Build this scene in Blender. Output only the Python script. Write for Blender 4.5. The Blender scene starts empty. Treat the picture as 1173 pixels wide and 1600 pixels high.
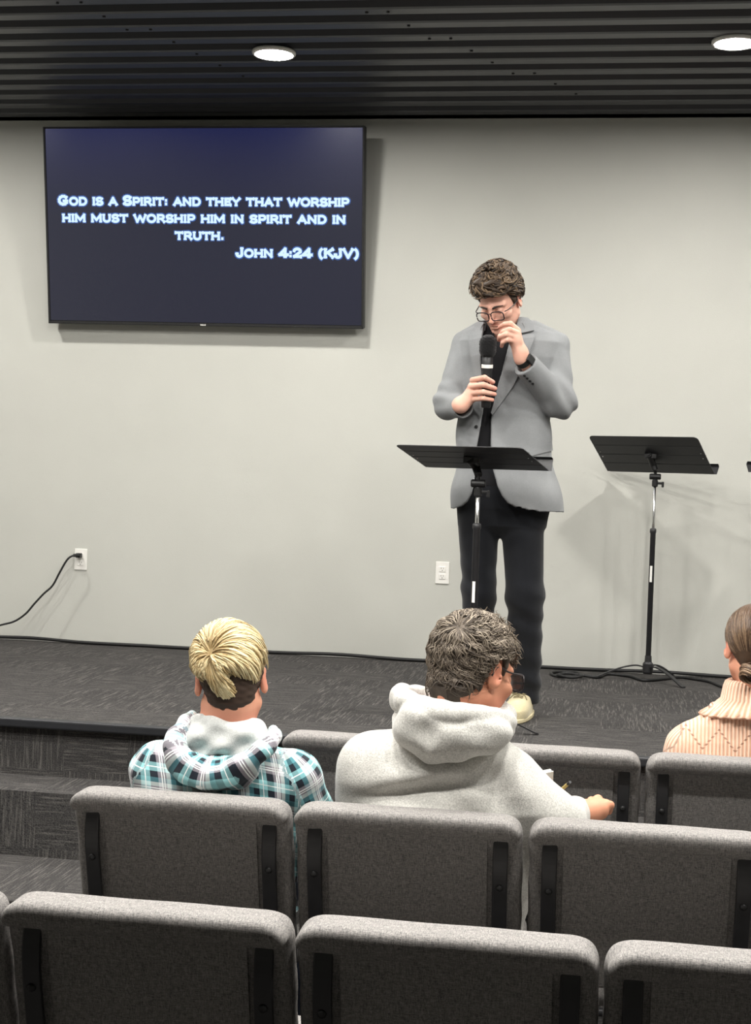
import bpy, bmesh, math, random
import numpy as np
from mathutils import Matrix, Vector
PI = math.pi
sin, cos, rad = math.sin, math.cos, math.radians
rng = np.random.default_rng(7)
scene = bpy.context.scene
COL = scene.collection

# ---------------------------------------------------------------- camera
FPX, CX, CY = 2300.0, 586.5, 800.0
YAW, PITCH, ROLL = rad(9.0), rad(-1.35), rad(1.95)
CAM = np.array([0.0, 0.0, 1.6])
FWD = np.array([-sin(YAW)*cos(PITCH), cos(YAW)*cos(PITCH), sin(PITCH)])
_r = np.cross(FWD, [0, 0, 1.0]); _r /= np.linalg.norm(_r); _u = np.cross(_r, FWD)
RIGHT = cos(ROLL)*_r + sin(ROLL)*_u
UP = -sin(ROLL)*_r + cos(ROLL)*_u
cam_data = bpy.data.cameras.new('camera')
cam = bpy.data.objects.new('camera', cam_data); COL.objects.link(cam)
m = Matrix.Identity(4)
for i in range(3):
    m[i][0], m[i][1], m[i][2], m[i][3] = RIGHT[i], UP[i], -FWD[i], CAM[i]
cam.matrix_world = m
cam_data.sensor_fit = 'VERTICAL'; cam_data.sensor_height = 36.0
cam_data.lens = FPX/1600*36.0
cam_data.clip_start = 0.05; cam_data.clip_end = 60
scene.camera = cam

# ---------------------------------------------------------------- world, exposure, light strengths
world = bpy.data.worlds.new('world'); scene.world = world; world.use_nodes = True
world.node_tree.nodes['Background'].inputs[0].default_value = (0.5, 0.5, 0.5, 1)
world.node_tree.nodes['Background'].inputs[1].default_value = 0.05
scene.view_settings.view_transform = 'Standard'
scene.view_settings.look = 'None'
scene.view_settings.gamma = 1.0
scene.view_settings.exposure = 0.0
scene.view_settings.use_curve_mapping = False
LAMP = 535.0            # radiance of each ceiling lamp's diffuser
LAMP_COL = (1.0, 0.97, 0.92)

# ---------------------------------------------------------------- measured places
def at(px, py, y):      # the point of the room's plane at depth y that lies on the sight line through a photo pixel
    r = FWD + RIGHT*(px-CX)/FPX - UP*(py-CY)/FPX
    return CAM + r*(y/r[1])
WALL_Y, CEIL, STAGE = 7.67, 3.48, 0.64
STEP, PLAT = 0.425, 0.19
RX0, RX1, RY0 = -5.4, 4.6, -4.0

# ---------------------------------------------------------------- mesh helpers
def link(name, me, mat=None, parent=None, loc=None):
    o = bpy.data.objects.new(name, me); COL.objects.link(o)
    if mat: me.materials.append(mat)
    if parent is not None: o.parent = parent
    if loc is not None: o.location = loc
    return o
def obj_np(name, V, F, mat=None, parent=None, loc=None, smooth=True, attrs=None, origin=None):
    """V (n,3), F (m,k) -> one mesh object; world points are taken relative to origin"""
    V = np.asarray(V, np.float32)
    if origin is not None: V = V - np.asarray(origin, np.float32)
    F = [np.asarray(f, np.int32) for f in (F if isinstance(F, list) else [F])]
    F = [f for f in F if len(f)]
    me = bpy.data.meshes.new(name)
    me.vertices.add(len(V)); me.vertices.foreach_set('co', V.ravel())
    nl = sum(f.size for f in F); npoly = sum(len(f) for f in F)
    me.loops.add(nl); me.loops.foreach_set('vertex_index', np.concatenate([f.ravel() for f in F]))
    me.polygons.add(npoly)
    tot = np.concatenate([np.full(len(f), f.shape[1], np.int32) for f in F])
    st = np.concatenate([[0], np.cumsum(tot)[:-1]]).astype(np.int32)
    me.polygons.foreach_set('loop_start', st)
    if attrs:
        for k, a in attrs.items():
            a = np.asarray(a, np.float32)
            if a.ndim == 1:
                at_ = me.attributes.new(k, 'FLOAT', 'POINT'); at_.data.foreach_set('value', a)
            else:
                at_ = me.attributes.new(k, 'FLOAT_VECTOR', 'POINT'); at_.data.foreach_set('vector', a.ravel())
    me.update(calc_edges=True)
    me.polygons.foreach_set('use_smooth', np.full(npoly, smooth))
    return link(name, me, mat, parent, loc)
class MB:                                   # collects pieces into one mesh
    def __init__(s): s.V = []; s.F = {}; s.n = 0
    def add(s, V, F):
        s.V.append(np.asarray(V, float))
        for f in ([F] if isinstance(F, np.ndarray) or isinstance(F[0][0], int) else F):
            f = np.asarray(f, np.int32)
            if len(f): s.F.setdefault(f.shape[1], []).append(f + s.n)
        s.n += len(V); return s
    def box(s, c, h, R=None):
        v = np.array([[a, b, d] for a in (-1, 1) for b in (-1, 1) for d in (-1, 1)], float)*np.asarray(h)
        if R is not None: v = v @ np.asarray(R).T
        return s.add(v+np.asarray(c), [[0,1,3,2],[4,6,7,5],[0,4,5,1],[2,3,7,6],[0,2,6,4],[1,5,7,3]])
    def tube(s, pts, r, n=8, cap=True):
        V, F = tube(pts, r, n, cap); return s.add(V, F)
    def lathe(s, p0, p1, prof, n=20):
        V, F = lathe(p0, p1, prof, n); return s.add(V, F)
    def build(s, name, mat, parent=None, loc=None, smooth=False, origin=None):
        return obj_np(name, np.concatenate(s.V), [np.concatenate(f) for f in s.F.values()], mat, parent, loc, smooth, None, origin)
def frame_of(d):
    d = np.asarray(d, float); d = d/np.linalg.norm(d)
    a = np.array([0, 0, 1.0]) if abs(d[2]) < .9 else np.array([1.0, 0, 0])
    u = np.cross(a, d); u /= np.linalg.norm(u); return u, np.cross(d, u), d
def catmull(P, n=6):
    P = np.asarray(P, float); Q = np.vstack([2*P[0]-P[1], P, 2*P[-1]-P[-2]]); out = []
    for i in range(len(P)-1):
        a, b, c, d = Q[i:i+4]
        for t in np.arange(n)/n:
            out.append(.5*((2*b)+(c-a)*t+(2*a-5*b+4*c-d)*t*t+(3*b-a-3*c+d)*t**3))
    out.append(P[-1]); return np.array(out)
def tube(pts, r, n=8, cap=True):
    P = np.asarray(pts, float); r = np.broadcast_to(np.asarray(r, float), (len(P),))
    T = np.gradient(P, axis=0); T /= np.linalg.norm(T, axis=1)[:, None]+1e-12
    u, v, _ = frame_of(T[0]); V = []
    for i in range(len(P)):
        u = u - T[i]*(u@T[i]); u /= np.linalg.norm(u); v = np.cross(T[i], u)
        a = np.arange(n)*2*PI/n
        V.append(P[i]+r[i]*(np.cos(a)[:, None]*u+np.sin(a)[:, None]*v))
    V = np.concatenate(V); k = np.arange(n); F = []
    for i in range(len(P)-1):
        F.append(np.stack([i*n+k, i*n+(k+1) % n, (i+1)*n+(k+1) % n, (i+1)*n+k], 1))
    out = [np.concatenate(F)]
    if cap:
        m0 = len(V); V = np.vstack([V, P[0], P[-1]])
        out.append(np.concatenate([np.stack([np.full(n, m0), (k+1) % n, k], 1), np.stack([np.full(n, m0+1), (len(P)-1)*n+k, (len(P)-1)*n+(k+1) % n], 1)]))
    return V, out
def lathe(p0, p1, prof, n=20):
    p0 = np.asarray(p0, float); u, v, d = frame_of(np.asarray(p1, float)-p0)
    a = np.arange(n)*2*PI/n; V = np.concatenate([p0+d*h+rr*(np.cos(a)[:, None]*u+np.sin(a)[:, None]*v) for h, rr in prof])
    k = np.arange(n)
    F = np.concatenate([np.stack([i*n+k, i*n+(k+1) % n, (i+1)*n+(k+1) % n, (i+1)*n+k], 1) for i in range(len(prof)-1)])
    m0 = len(V); V = np.vstack([V, p0+d*prof[0][0], p0+d*prof[-1][0]])
    C = np.concatenate([np.stack([np.full(n, m0), (k+1) % n, k], 1), np.stack([np.full(n, m0+1), (len(prof)-1)*n+k, (len(prof)-1)*n+(k+1) % n], 1)])
    return V, [F, C]
def grid_faces(n, m):
    i, j = np.meshgrid(np.arange(n-1), np.arange(m-1), indexing='ij'); a = (i*m+j).ravel()
    return np.stack([a, a+1, a+m+1, a+m], 1)
def slab(P, off):                           # thick sheet over a grid of points P (n,m,3), offset vectors off
    n, m = P.shape[:2]; A = P.reshape(-1, 3); B = (P+off).reshape(-1, 3); F = grid_faces(n, m)
    per = np.concatenate([np.arange(m), np.arange(1, n)*m+m-1, (n-1)*m+np.arange(m-2, -1, -1), np.arange(n-2, 0, -1)*m])
    q = np.stack([per, np.roll(per, -1), np.roll(per, -1)+n*m, per+n*m], 1)
    return np.vstack([A, B]), np.concatenate([F[:, ::-1], F+n*m, q])
def thing(name, label, cat, loc=(0, 0, 0), rotz=0, group=None):
    o = bpy.data.objects.new(name, None); COL.objects.link(o); o.empty_display_size = .1
    o.location = loc; o.rotation_euler = (0, 0, rotz); return tag(o, label, cat, group)
def tag(o, label, cat, group=None):
    o['label'] = label; o['category'] = cat
    if group: o['group'] = group
    return o
def structure(o): o['kind'] = 'structure'; return o
def bevel(o, w, seg=2):
    md = o.modifiers.new('bevel', 'BEVEL'); md.width = w; md.segments = seg; md.limit_method = 'ANGLE'; return o

# ---------------------------------------------------------------- signed-distance modelling (bodies, cloth, cushions)
f32 = np.float32
def cone(p, a, b, ra, rb):
    a = np.asarray(a, f32); b = np.asarray(b, f32); ab = b-a
    t = np.clip(((p-a)@ab)/f32(ab@ab+1e-12), 0, 1)
    return np.linalg.norm(p-a-t[:, None]*ab, axis=1)-(f32(ra)+f32(rb-ra)*t)
def smin(a, b, k):
    h = np.maximum(k-np.abs(a-b), 0)/k; return np.minimum(a, b)-h*h*f32(k*.25)
def smax(a, b, k): return -smin(-a, -b, k)
def chain(p, pts, rs, k=.012):
    d = None
    for i in range(len(pts)-1):
        e = cone(p, pts[i], pts[i+1], rs[i], rs[i+1]); d = e if d is None else smin(d, e, k)
    return d
def ell(p, c, r, R=None):
    q = p-np.asarray(c, f32)
    if R is not None: q = q@np.asarray(R, f32)
    r = np.asarray(r, f32); k0 = np.linalg.norm(q/r, axis=1); k1 = np.linalg.norm(q/(r*r), axis=1)+1e-9
    return k0*(k0-1)/k1
def rbox(p, c, h, r, R=None):
    q = p-np.asarray(c, f32)
    if R is not None: q = q@np.asarray(R, f32)
    q = np.abs(q)-(np.asarray(h, f32)-f32(r))
    return np.linalg.norm(np.maximum(q, 0), axis=1)+np.minimum(q.max(1), 0)-f32(r)
def loft(p, rows, n=2.3):                   # rows of (z, cx, cy, rx, ry), z rising
    A = np.array(rows, float); z = p[:, 2]
    g = [np.interp(z, A[:, 0], A[:, i]).astype(f32) for i in range(1, 5)]
    q = (np.abs((p[:, 0]-g[0])/g[2])**n+np.abs((p[:, 1]-g[1])/g[3])**n)**(1/n)
    d = (q-1)*np.minimum(g[2], g[3])
    return np.maximum(d, np.maximum(A[0, 0]-z, z-A[-1, 0]).astype(f32))
def wob(p, s, a, ph=0.0):
    x, y, z = p[:, 0]*s, p[:, 1]*s, p[:, 2]*s
    return f32(a)*(np.sin(x+1.7*z+ph)+np.sin(1.3*y-1.1*x+2*ph)*np.cos(.9*z+ph)+np.sin(1.9*z-.7*y+3*ph))*f32(.5)
def mesh_sdf(f, lo, hi, h, newton=1):
    lo = np.asarray(lo, f32); hi = np.asarray(hi, f32); B = 4
    nb = np.ceil((hi-lo)/(h*B)).astype(int)+1; n = nb*B
    def ev(P):
        return np.concatenate([f(P[i:i+150000]) for i in range(0, len(P), 150000)]).astype(f32)
    ax = [lo[i]+(np.arange(nb[i])*B+(B-1)/2)*h for i in range(3)]
    Cc = np.stack(np.meshgrid(*ax, indexing='ij'), -1).reshape(-1, 3).astype(f32)
    dc = ev(Cc).reshape(nb)
    near = np.abs(dc) < h*B*1.7
    D = np.repeat(np.repeat(np.repeat(dc, B, 0), B, 1), B, 2)
    bi = np.argwhere(near)
    o = np.stack(np.meshgrid(*[np.arange(B)]*3, indexing='ij'), -1).reshape(-1, 3)
    I = (bi[:, None, :]*B+o[None]).reshape(-1, 3)
    D[I[:, 0], I[:, 1], I[:, 2]] = ev((lo+I*f32(h)).astype(f32))
    s = D < 0; c = np.zeros(n-1, np.int8); sl = [slice(0, -1), slice(1, None)]
    for a in (0, 1):
        for b in (0, 1):
            for d in (0, 1): c += s[sl[a], sl[b], sl[d]]
    act = (c > 0) & (c < 8); idx = np.argwhere(act); vid = np.full(n-1, -1, np.int32); vid[act] = np.arange(len(idx))
    corner = [(a, b, d) for a in (0, 1) for b in (0, 1) for d in (0, 1)]
    dv = {k: D[idx[:, 0]+k[0], idx[:, 1]+k[1], idx[:, 2]+k[2]] for k in corner}
    acc = np.zeros((len(idx), 3), f32); cnt = np.zeros(len(idx), f32)
    for k in corner:
        for axis in range(3):
            if k[axis] == 0:
                k2 = list(k); k2[axis] = 1; k2 = tuple(k2); d0, d1 = dv[k], dv[k2]; x = (d0 < 0) != (d1 < 0)
                t = np.where(x, d0/np.where(x, d0-d1, 1), 0); pnt = np.tile(np.array(k, f32), (len(idx), 1)); pnt[:, axis] = t
                acc += np.where(x[:, None], pnt, 0); cnt += x
    V = lo+(idx+acc/cnt[:, None])*f32(h); F = []
    for axis in range(3):
        S0 = np.moveaxis(s, axis, 0); W = np.moveaxis(vid, axis, 0)
        e0, e1 = S0[:-1, 1:-1, 1:-1], S0[1:, 1:-1, 1:-1]; q = np.argwhere(e0 != e1)
        if not len(q): continue
        i, j, k = q[:, 0], q[:, 1], q[:, 2]
        Q = np.stack([W[i, j, k], W[i, j+1, k], W[i, j+1, k+1], W[i, j, k+1]], 1)
        fl = e0[i, j, k]
        if axis == 1: fl = ~fl
        Q[~fl] = Q[~fl][:, ::-1]; F.append(Q[(Q >= 0).all(1)])
    for _ in range(newton):
        d = ev(V); e = f32(h*.5); g = np.stack([ev(V+np.eye(3, dtype=f32)[i]*e)-d for i in range(3)], 1)/e
        g2 = (g*g).sum(1)[:, None]; st = np.where(g2 > .05, d[:, None]*g/np.maximum(g2, .05), 0)
        ln = np.linalg.norm(st, axis=1)[:, None]; V = V-st*np.minimum(1, h*.6/np.maximum(ln, 1e-9))
    return V.astype(f32), np.concatenate(F)
def sdf_obj(name, f, lo, hi, h, mat, parent=None, origin=None, attrs=None, loc=None, newton=1):
    V, F = mesh_sdf(f, lo, hi, h, newton)
    return obj_np(name, V, F, mat, parent, loc, True, attrs(V) if attrs else None, origin)
def march(f, P, d, n=40):                   # slide points along d until they meet the surface f
    P = np.array(P, f32); d = np.asarray(d, f32)
    for _ in range(n): P = P+d*(f(P)*.8)[:, None]
    return P
def normals(f, P, e=.004):
    P = np.asarray(P, f32); g = np.stack([f(P+np.eye(3, dtype=f32)[i]*e)-f(P-np.eye(3, dtype=f32)[i]*e) for i in range(3)], 1)
    return g/(np.linalg.norm(g, axis=1)[:, None]+1e-9)
def patch(name, A, B, f, y, mat, parent, origin, thick=.004, n=24, m=8, lift=.001):
    """a sheet of cloth lying on surface f between two photo polylines A and B"""
    def rs(L):
        L = np.array(L, float); s = np.r_[0, np.cumsum(np.linalg.norm(np.diff(L, axis=0), axis=1))]; t = np.linspace(0, s[-1], n)
        return np.stack([np.interp(t, s, L[:, 0]), np.interp(t, s, L[:, 1])], 1)
    a, b = rs(A), rs(B); t = np.linspace(0, 1, m)[None, :, None]
    Q = (a[:, None]*(1-t)+b[:, None]*t).reshape(-1, 2)
    P = np.array([at(q[0], q[1], y) for q in Q]); d = P-CAM; d /= np.linalg.norm(d, axis=1)[:, None]
    P = P.astype(f32); d = d.astype(f32)
    for _ in range(50): P = P+d*(f(P)*.7)[:, None]
    N = normals(f, P); P0 = (P+N*lift).reshape(n, m, 3)
    V, F = slab(P0, (N*thick).reshape(n, m, 3))
    return obj_np(name, V, F, mat, parent, None, False, None, origin)

# ---------------------------------------------------------------- materials
def nt(name):
    ma = bpy.data.materials.new(name); ma.use_nodes = True; t = ma.node_tree; return ma, t, t.nodes['Principled BSDF']
def node(t, typ, **kw):
    n = t.nodes.new(typ)
    for k, v in kw.items():
        if k == 'ins':
            for a, b in v.items(): n.inputs[a].default_value = b
        else: setattr(n, k, v)
    return n
def srgb(*c): return tuple(((x/255)/12.92 if x/255 <= .04045 else ((x/255+.055)/1.055)**2.4) for x in c)+(1,)
def coords(t, scale=(1, 1, 1), kind='Object'):
    tc = node(t, 'ShaderNodeTexCoord'); mp = node(t, 'ShaderNodeMapping'); mp.inputs['Scale'].default_value = scale
    t.links.new(tc.outputs[kind], mp.inputs[0]); return mp.outputs[0]
def ramp(t, src, stops, interp='LINEAR'):
    r = node(t, 'ShaderNodeValToRGB'); r.color_ramp.interpolation = interp; e = r.color_ramp.elements
    while len(e) < len(stops): e.new(.5)
    for el, (p, c) in zip(e, stops): el.position = p; el.color = c
    t.links.new(src, r.inputs[0]); return r.outputs[0]
def noise(t, vec, scale, detail=3, rough=.5):
    n = node(t, 'ShaderNodeTexNoise', ins={'Scale': scale, 'Detail': detail, 'Roughness': rough}); t.links.new(vec, n.inputs['Vector']); return n.outputs['Fac']
def bump(t, b, h, strength=.3, dist=.002):
    n = node(t, 'ShaderNodeBump', ins={'Strength': strength, 'Distance': dist}); t.links.new(h, n.inputs['Height']); t.links.new(n.outputs[0], b.inputs['Normal'])
def mixc(t, fac, a, b, typ='MIX'):
    n = node(t, 'ShaderNodeMix', data_type='RGBA', blend_type=typ)
    for s, v in ((n.inputs[0], fac), (n.inputs[6], a), (n.inputs[7], b)):
        if hasattr(v, 'links'): t.links.new(v, s)
        else: s.default_value = v
    return n.outputs[2]
def math_(t, op, a, b=None):
    n = node(t, 'ShaderNodeMath', operation=op)
    for s, v in zip(n.inputs, (a, b)):
        if v is None: continue
        if hasattr(v, 'links'): t.links.new(v, s)
        else: s.default_value = v
    return n.outputs[0]
def simple(name, col, rough=.5, metal=0, var=.12, scale=40, bstr=0, bscale=300, spec=None, kind='Object'):
    ma, t, b = nt(name); v = coords(t, kind=kind); n = noise(t, v, scale)
    lo = tuple(c*(1-var) for c in col[:3])+(1,); hi = tuple(min(1, c*(1+var)) for c in col[:3])+(1,)
    t.links.new(ramp(t, n, [(.3, lo), (.7, hi)]), b.inputs['Base Color'])
    b.inputs['Roughness'].default_value = rough; b.inputs['Metallic'].default_value = metal
    if spec is not None: b.inputs['Specular IOR Level'].default_value = spec
    if bstr: bump(t, b, noise(t, v, bscale, 2), bstr)
    return ma
def weave(name, lo, hi):
    ma, t, b = nt(name); a = noise(t, coords(t, (90, 620, 620)), 1, 2, .6); c = noise(t, coords(t, (620, 90, 90)), 1, 2, .6); f = noise(t, coords(t), 520, 2, .6)
    mix = math_(t, 'ADD', math_(t, 'MULTIPLY', math_(t, 'ADD', a, c), .34), math_(t, 'MULTIPLY', f, .32))
    t.links.new(ramp(t, mix, [(.38, lo), (.62, hi)]), b.inputs['Base Color']); b.inputs['Roughness'].default_value = .95; b.inputs['Specular IOR Level'].default_value = .1
    bump(t, b, mix, .5, .0015); return ma
def cloth(name, lo, hi, scale=500, stretch=(1, 1, 1), fine=.6, bstr=.4, sheen=.15, soft=6):
    ma, t, b = nt(name); v = coords(t, stretch); n = noise(t, v, scale, 2, .7); n2 = noise(t, coords(t), soft, 3)
    mix = math_(t, 'ADD', math_(t, 'MULTIPLY', n, fine), math_(t, 'MULTIPLY', n2, 1-fine))
    t.links.new(ramp(t, mix, [(.35, lo), (.65, hi)]), b.inputs['Base Color'])
    b.inputs['Roughness'].default_value = .9; b.inputs['Sheen Weight'].default_value = sheen; b.inputs['Specular IOR Level'].default_value = .2
    bump(t, b, n, bstr, .0015); return ma
M = {}
M['wall'] = simple('wall_paint', srgb(190, 190, 183), .85, var=.02, scale=3, bstr=.25, bscale=260, spec=.25)
M['dark_wall'] = simple('charcoal_wall_paint', srgb(70, 70, 72), .85, var=.03, scale=3)
M['black_metal'] = simple('black_powder_coated_steel', srgb(35, 35, 37), .42, var=.1)
M['black_plastic'] = simple('black_plastic', srgb(20, 20, 21), .5, var=.1)
M['rubber'] = simple('black_rubber', srgb(18, 18, 18), .75, var=.1)
M['cable'] = simple('cable_sheath', srgb(16, 16, 17), .6, var=.1)
M['chrome'] = simple('brushed_chrome', srgb(205, 205, 205), .22, 1.0, var=.05)
M['white_plastic'] = simple('white_plastic', srgb(232, 230, 224), .4, var=.01)
M['slot'] = simple('dark_slot', srgb(70, 68, 64), .6)
M['ceiling'] = simple('black_ribbed_metal', srgb(47, 48, 52), .42, var=.12, scale=2.5)
M['nosing'] = simple('black_vinyl_nosing', srgb(34, 35, 38), .45, var=.1)
M['skin'] = None
def skin_mat(name, base, red):
    ma, t, b = nt(name); a = node(t, 'ShaderNodeAttribute', attribute_name='tint'); n = noise(t, coords(t), 45, 4)
    c = mixc(t, math_(t, 'MULTIPLY', n, .22), base, red); c = mixc(t, a.outputs['Fac'], c, red)
    t.links.new(c, b.inputs['Base Color']); b.inputs['Roughness'].default_value = .55
    b.inputs['Subsurface Weight'].default_value = .12; b.inputs['Subsurface Radius'].default_value = (.012, .005, .003)
    b.inputs['Specular IOR Level'].default_value = .35; bump(t, b, noise(t, coords(t), 400, 2), .12, .001); return ma
M['skin_fair'] = skin_mat('fair_skin', srgb(218, 172, 152), srgb(200, 118, 104))
M['skin_pink'] = skin_mat('pink_skin', srgb(212, 156, 128), srgb(200, 104, 92))
M['skin_tan'] = skin_mat('weathered_skin', srgb(204, 146, 116), srgb(186, 102, 84))
def hair_mat(name, lo, mid, hi, rough=.42):
    ma, t, b = nt(name); a = node(t, 'ShaderNodeAttribute', attribute_name='tone')
    f = math_(t, 'ADD', math_(t, 'MULTIPLY', a.outputs['Fac'], .75), math_(t, 'MULTIPLY', noise(t, coords(t), 60, 3), .25))
    t.links.new(ramp(t, f, [(.12, lo), (.5, mid), (.88, hi)]), b.inputs['Base Color'])
    b.inputs['Roughness'].default_value = rough; b.inputs['Specular IOR Level'].default_value = .4; return ma
M['hair_brown'] = hair_mat('curly_brown_hair', srgb(40, 31, 24), srgb(72, 57, 43), srgb(112, 92, 70), .65)
M['hair_blond'] = hair_mat('blond_hair', srgb(84, 66, 45), srgb(172, 148, 104), srgb(224, 208, 166), .5)
M['hair_under'] = hair_mat('dark_cropped_hair', srgb(40, 28, 20), srgb(62, 44, 32), srgb(86, 64, 48), .7)
M['hair_grey'] = hair_mat('grey_brown_hair', srgb(52, 43, 36), srgb(94, 83, 71), srgb(146, 134, 118), .6)
M['hair_dark'] = hair_mat('smooth_brown_hair', srgb(44, 32, 24), srgb(84, 64, 48), srgb(136, 112, 88), .35)
M['chair_fabric'] = weave('heather_grey_upholstery', srgb(88, 87, 87), srgb(158, 154, 150))
M['blazer'] = cloth('grey_wool_blazer', srgb(114, 116, 118), srgb(144, 146, 147), 700, (1, 1, 1), .6, .3, .1)
M['black_shirt'] = cloth('black_shirt_cloth', srgb(13, 13, 15), srgb(24, 24, 27), 600)
M['black_trousers'] = cloth('black_denim', srgb(15, 16, 19), srgb(29, 31, 36), 600)
M['hoodie'] = cloth('heather_grey_fleece', srgb(150, 149, 144), srgb(206, 204, 198), 260, (1, 1, 1), .6, .5, .3)
M['lining'] = cloth('pale_grey_jersey', srgb(176, 178, 176), srgb(198, 200, 198), 300, (1, 1, 1), .8, .3, .2)
M['jeans'] = cloth('dark_denim', srgb(36, 42, 56), srgb(62, 70, 88), 500)
M['suede'] = cloth('sand_suede', srgb(188, 176, 138), srgb(214, 202, 166), 300, (1, 1, 1), .6, .4, .2)
M['sole'] = simple('cream_rubber_sole', srgb(206, 194, 158), .7, var=.05)
M['lace'] = simple('olive_shoelace', srgb(120, 110, 82), .8)
M['foam'] = cloth('black_foam', srgb(10, 10, 11), srgb(24, 24, 25), 380, (1, 1, 1), .8, .9)
M['paper'] = simple('white_paper', srgb(232, 231, 226), .8, var=.02)
M['wood_pencil'] = simple('painted_pencil', srgb(170, 150, 90), .5)
def carpet():
    ma, t, b = nt('charcoal_line_carpet'); g = node(t, 'ShaderNodeNewGeometry'); tc = node(t, 'ShaderNodeTexCoord')
    sp = node(t, 'ShaderNodeSeparateXYZ'); t.links.new(tc.outputs['Object'], sp.inputs[0]); x, y, z = sp.outputs
    yz = math_(t, 'ADD', y, z)
    def vec(sx, sy, off=0):
        c = node(t, 'ShaderNodeCombineXYZ'); t.links.new(math_(t, 'MULTIPLY', x, sx), c.inputs[0]); t.links.new(math_(t, 'MULTIPLY', yz, sy), c.inputs[1]); c.inputs[2].default_value = off; return c.outputs[0]
    pile = noise(t, tc.outputs['Object'], 210, 2, .7)
    # short rectilinear dashes woven one way or the other, tile by tile
    tile = node(t, 'ShaderNodeTexWhiteNoise', noise_dimensions='2D'); sn = node(t, 'ShaderNodeVectorMath', operation='SNAP'); sn.inputs[1].default_value = (.25, .25, 1)
    t.links.new(vec(1, 1), sn.inputs[0]); t.links.new(sn.outputs[0], tile.inputs['Vector'])
    along = noise(t, vec(7, 150, 3.1), 1, 3, .7); across = noise(t, vec(150, 7, 7.7), 1, 3, .7)
    pick = math_(t, 'GREATER_THAN', tile.outputs['Value'], .5)
    dash = mixc(t, pick, along, across)
    lines = ramp(t, dash, [(.5, (0, 0, 0, 1)), (.74, (1, 1, 1, 1))])
    base = ramp(t, pile, [(.3, srgb(38, 37, 38)), (.72, srgb(88, 86, 84))])
    patchy = noise(t, vec(2.2, 2.2, 1.3), 1, 4, .6)
    base = mixc(t, math_(t, 'MULTIPLY', patchy, .5), base, srgb(40, 39, 40))
    col = mixc(t, math_(t, 'MULTIPLY', lines, .55), base, srgb(132, 128, 123))
    t.links.new(col, b.inputs['Base Color']); b.inputs['Roughness'].default_value = .95; b.inputs['Specular IOR Level'].default_value = .1
    bump(t, b, pile, .6, .004); return ma
M['carpet'] = carpet()
def plaid():
    ma, t, b = nt('teal_plaid_flannel'); a = node(t, 'ShaderNodeAttribute', attribute_name='plaid'); sp = node(t, 'ShaderNodeSeparateXYZ'); t.links.new(a.outputs['Vector'], sp.inputs[0])
    A, N, G, T, W = srgb(150, 206, 210), srgb(26, 32, 42), srgb(168, 162, 170), srgb(84, 140, 150), srgb(222, 234, 232)
    def band(s, ph):
        fr = math_(t, 'FRACT', math_(t, 'ADD', math_(t, 'MULTIPLY', s, 1/.096), ph))
        c = ramp(t, fr, [(0, A), (.23, N), (.42, G), (.62, W), (.72, T), (.84, N)], 'CONSTANT')
        l = ramp(t, fr, [(0, (0, 0, 0, 1)), (.10, (1, 1, 1, 1)), (.125, (0, 0, 0, 1)), (.50, (1, 1, 1, 1)), (.525, (0, 0, 0, 1)), (.555, (1, 1, 1, 1)), (.58, (0, 0, 0, 1))], 'CONSTANT')
        return c, l
    c1, l1 = band(sp.outputs[0], .1); c2, l2 = band(sp.outputs[1], .35)
    c = mixc(t, .5, c1, c2); c = mixc(t, math_(t, 'MULTIPLY', math_(t, 'MAXIMUM', l1, l2), .85), c, srgb(240, 244, 242))
    t.links.new(c, b.inputs['Base Color']); b.inputs['Roughness'].default_value = .9; b.inputs['Sheen Weight'].default_value = .15; b.inputs['Specular IOR Level'].default_value = .2
    bump(t, b, noise(t, coords(t), 500, 2), .3, .001); return ma
M['plaid'] = plaid()
def knit():
    ma, t, b = nt('peach_lace_knit'); a = node(t, 'ShaderNodeAttribute', attribute_name='plaid'); sp = node(t, 'ShaderNodeSeparateXYZ'); t.links.new(a.outputs['Vector'], sp.inputs[0]); u, v, w = sp.outputs
    rib = math_(t, 'SINE', math_(t, 'MULTIPLY', u, 2*PI/.0105))
    # chevrons of eyelets
    tri = math_(t, 'ABSOLUTE', math_(t, 'SUBTRACT', math_(t, 'FRACT', math_(t, 'MULTIPLY', u, 1/.09)), .5))
    dv = math_(t, 'FRACT', math_(t, 'ADD', math_(t, 'MULTIPLY', v, 1/.085), math_(t, 'MULTIPLY', tri, -1.3)))
    near = math_(t, 'LESS_THAN', math_(t, 'ABSOLUTE', math_(t, 'SUBTRACT', dv, .5)), .05)
    dots = math_(t, 'GREATER_THAN', math_(t, 'SINE', math_(t, 'MULTIPLY', v, 2*PI/.011)), -.1)
    hole = math_(t, 'MULTIPLY', math_(t, 'MULTIPLY', near, dots), w)
    st = noise(t, a.outputs['Vector'], 420, 2)
    c = ramp(t, math_(t, 'ADD', math_(t, 'MULTIPLY', rib, .25), .5), [(.25, srgb(212, 160, 130)), (.6, srgb(244, 206, 180))])
    c = mixc(t, math_(t, 'MULTIPLY', hole, .8), c, srgb(150, 104, 80))
    t.links.new(c, b.inputs['Base Color']); b.inputs['Roughness'].default_value = .95; b.inputs['Sheen Weight'].default_value = .2
    hgt = math_(t, 'SUBTRACT', math_(t, 'ADD', rib, math_(t, 'MULTIPLY', st, .6)), math_(t, 'MULTIPLY', hole, 2.0))
    bump(t, b, hgt, .8, .003); return ma
M['knit'] = knit()
def emit(name, col, s):
    ma, t, b = nt(name); b.inputs['Base Color'].default_value = (0, 0, 0, 1); b.inputs['Emission Color'].default_value = tuple(col[:3])+(1,); b.inputs['Emission Strength'].default_value = s; b.inputs['Roughness'].default_value = .4; return ma
M['lamp'] = emit('lit_diffuser', LAMP_COL, LAMP)
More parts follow.
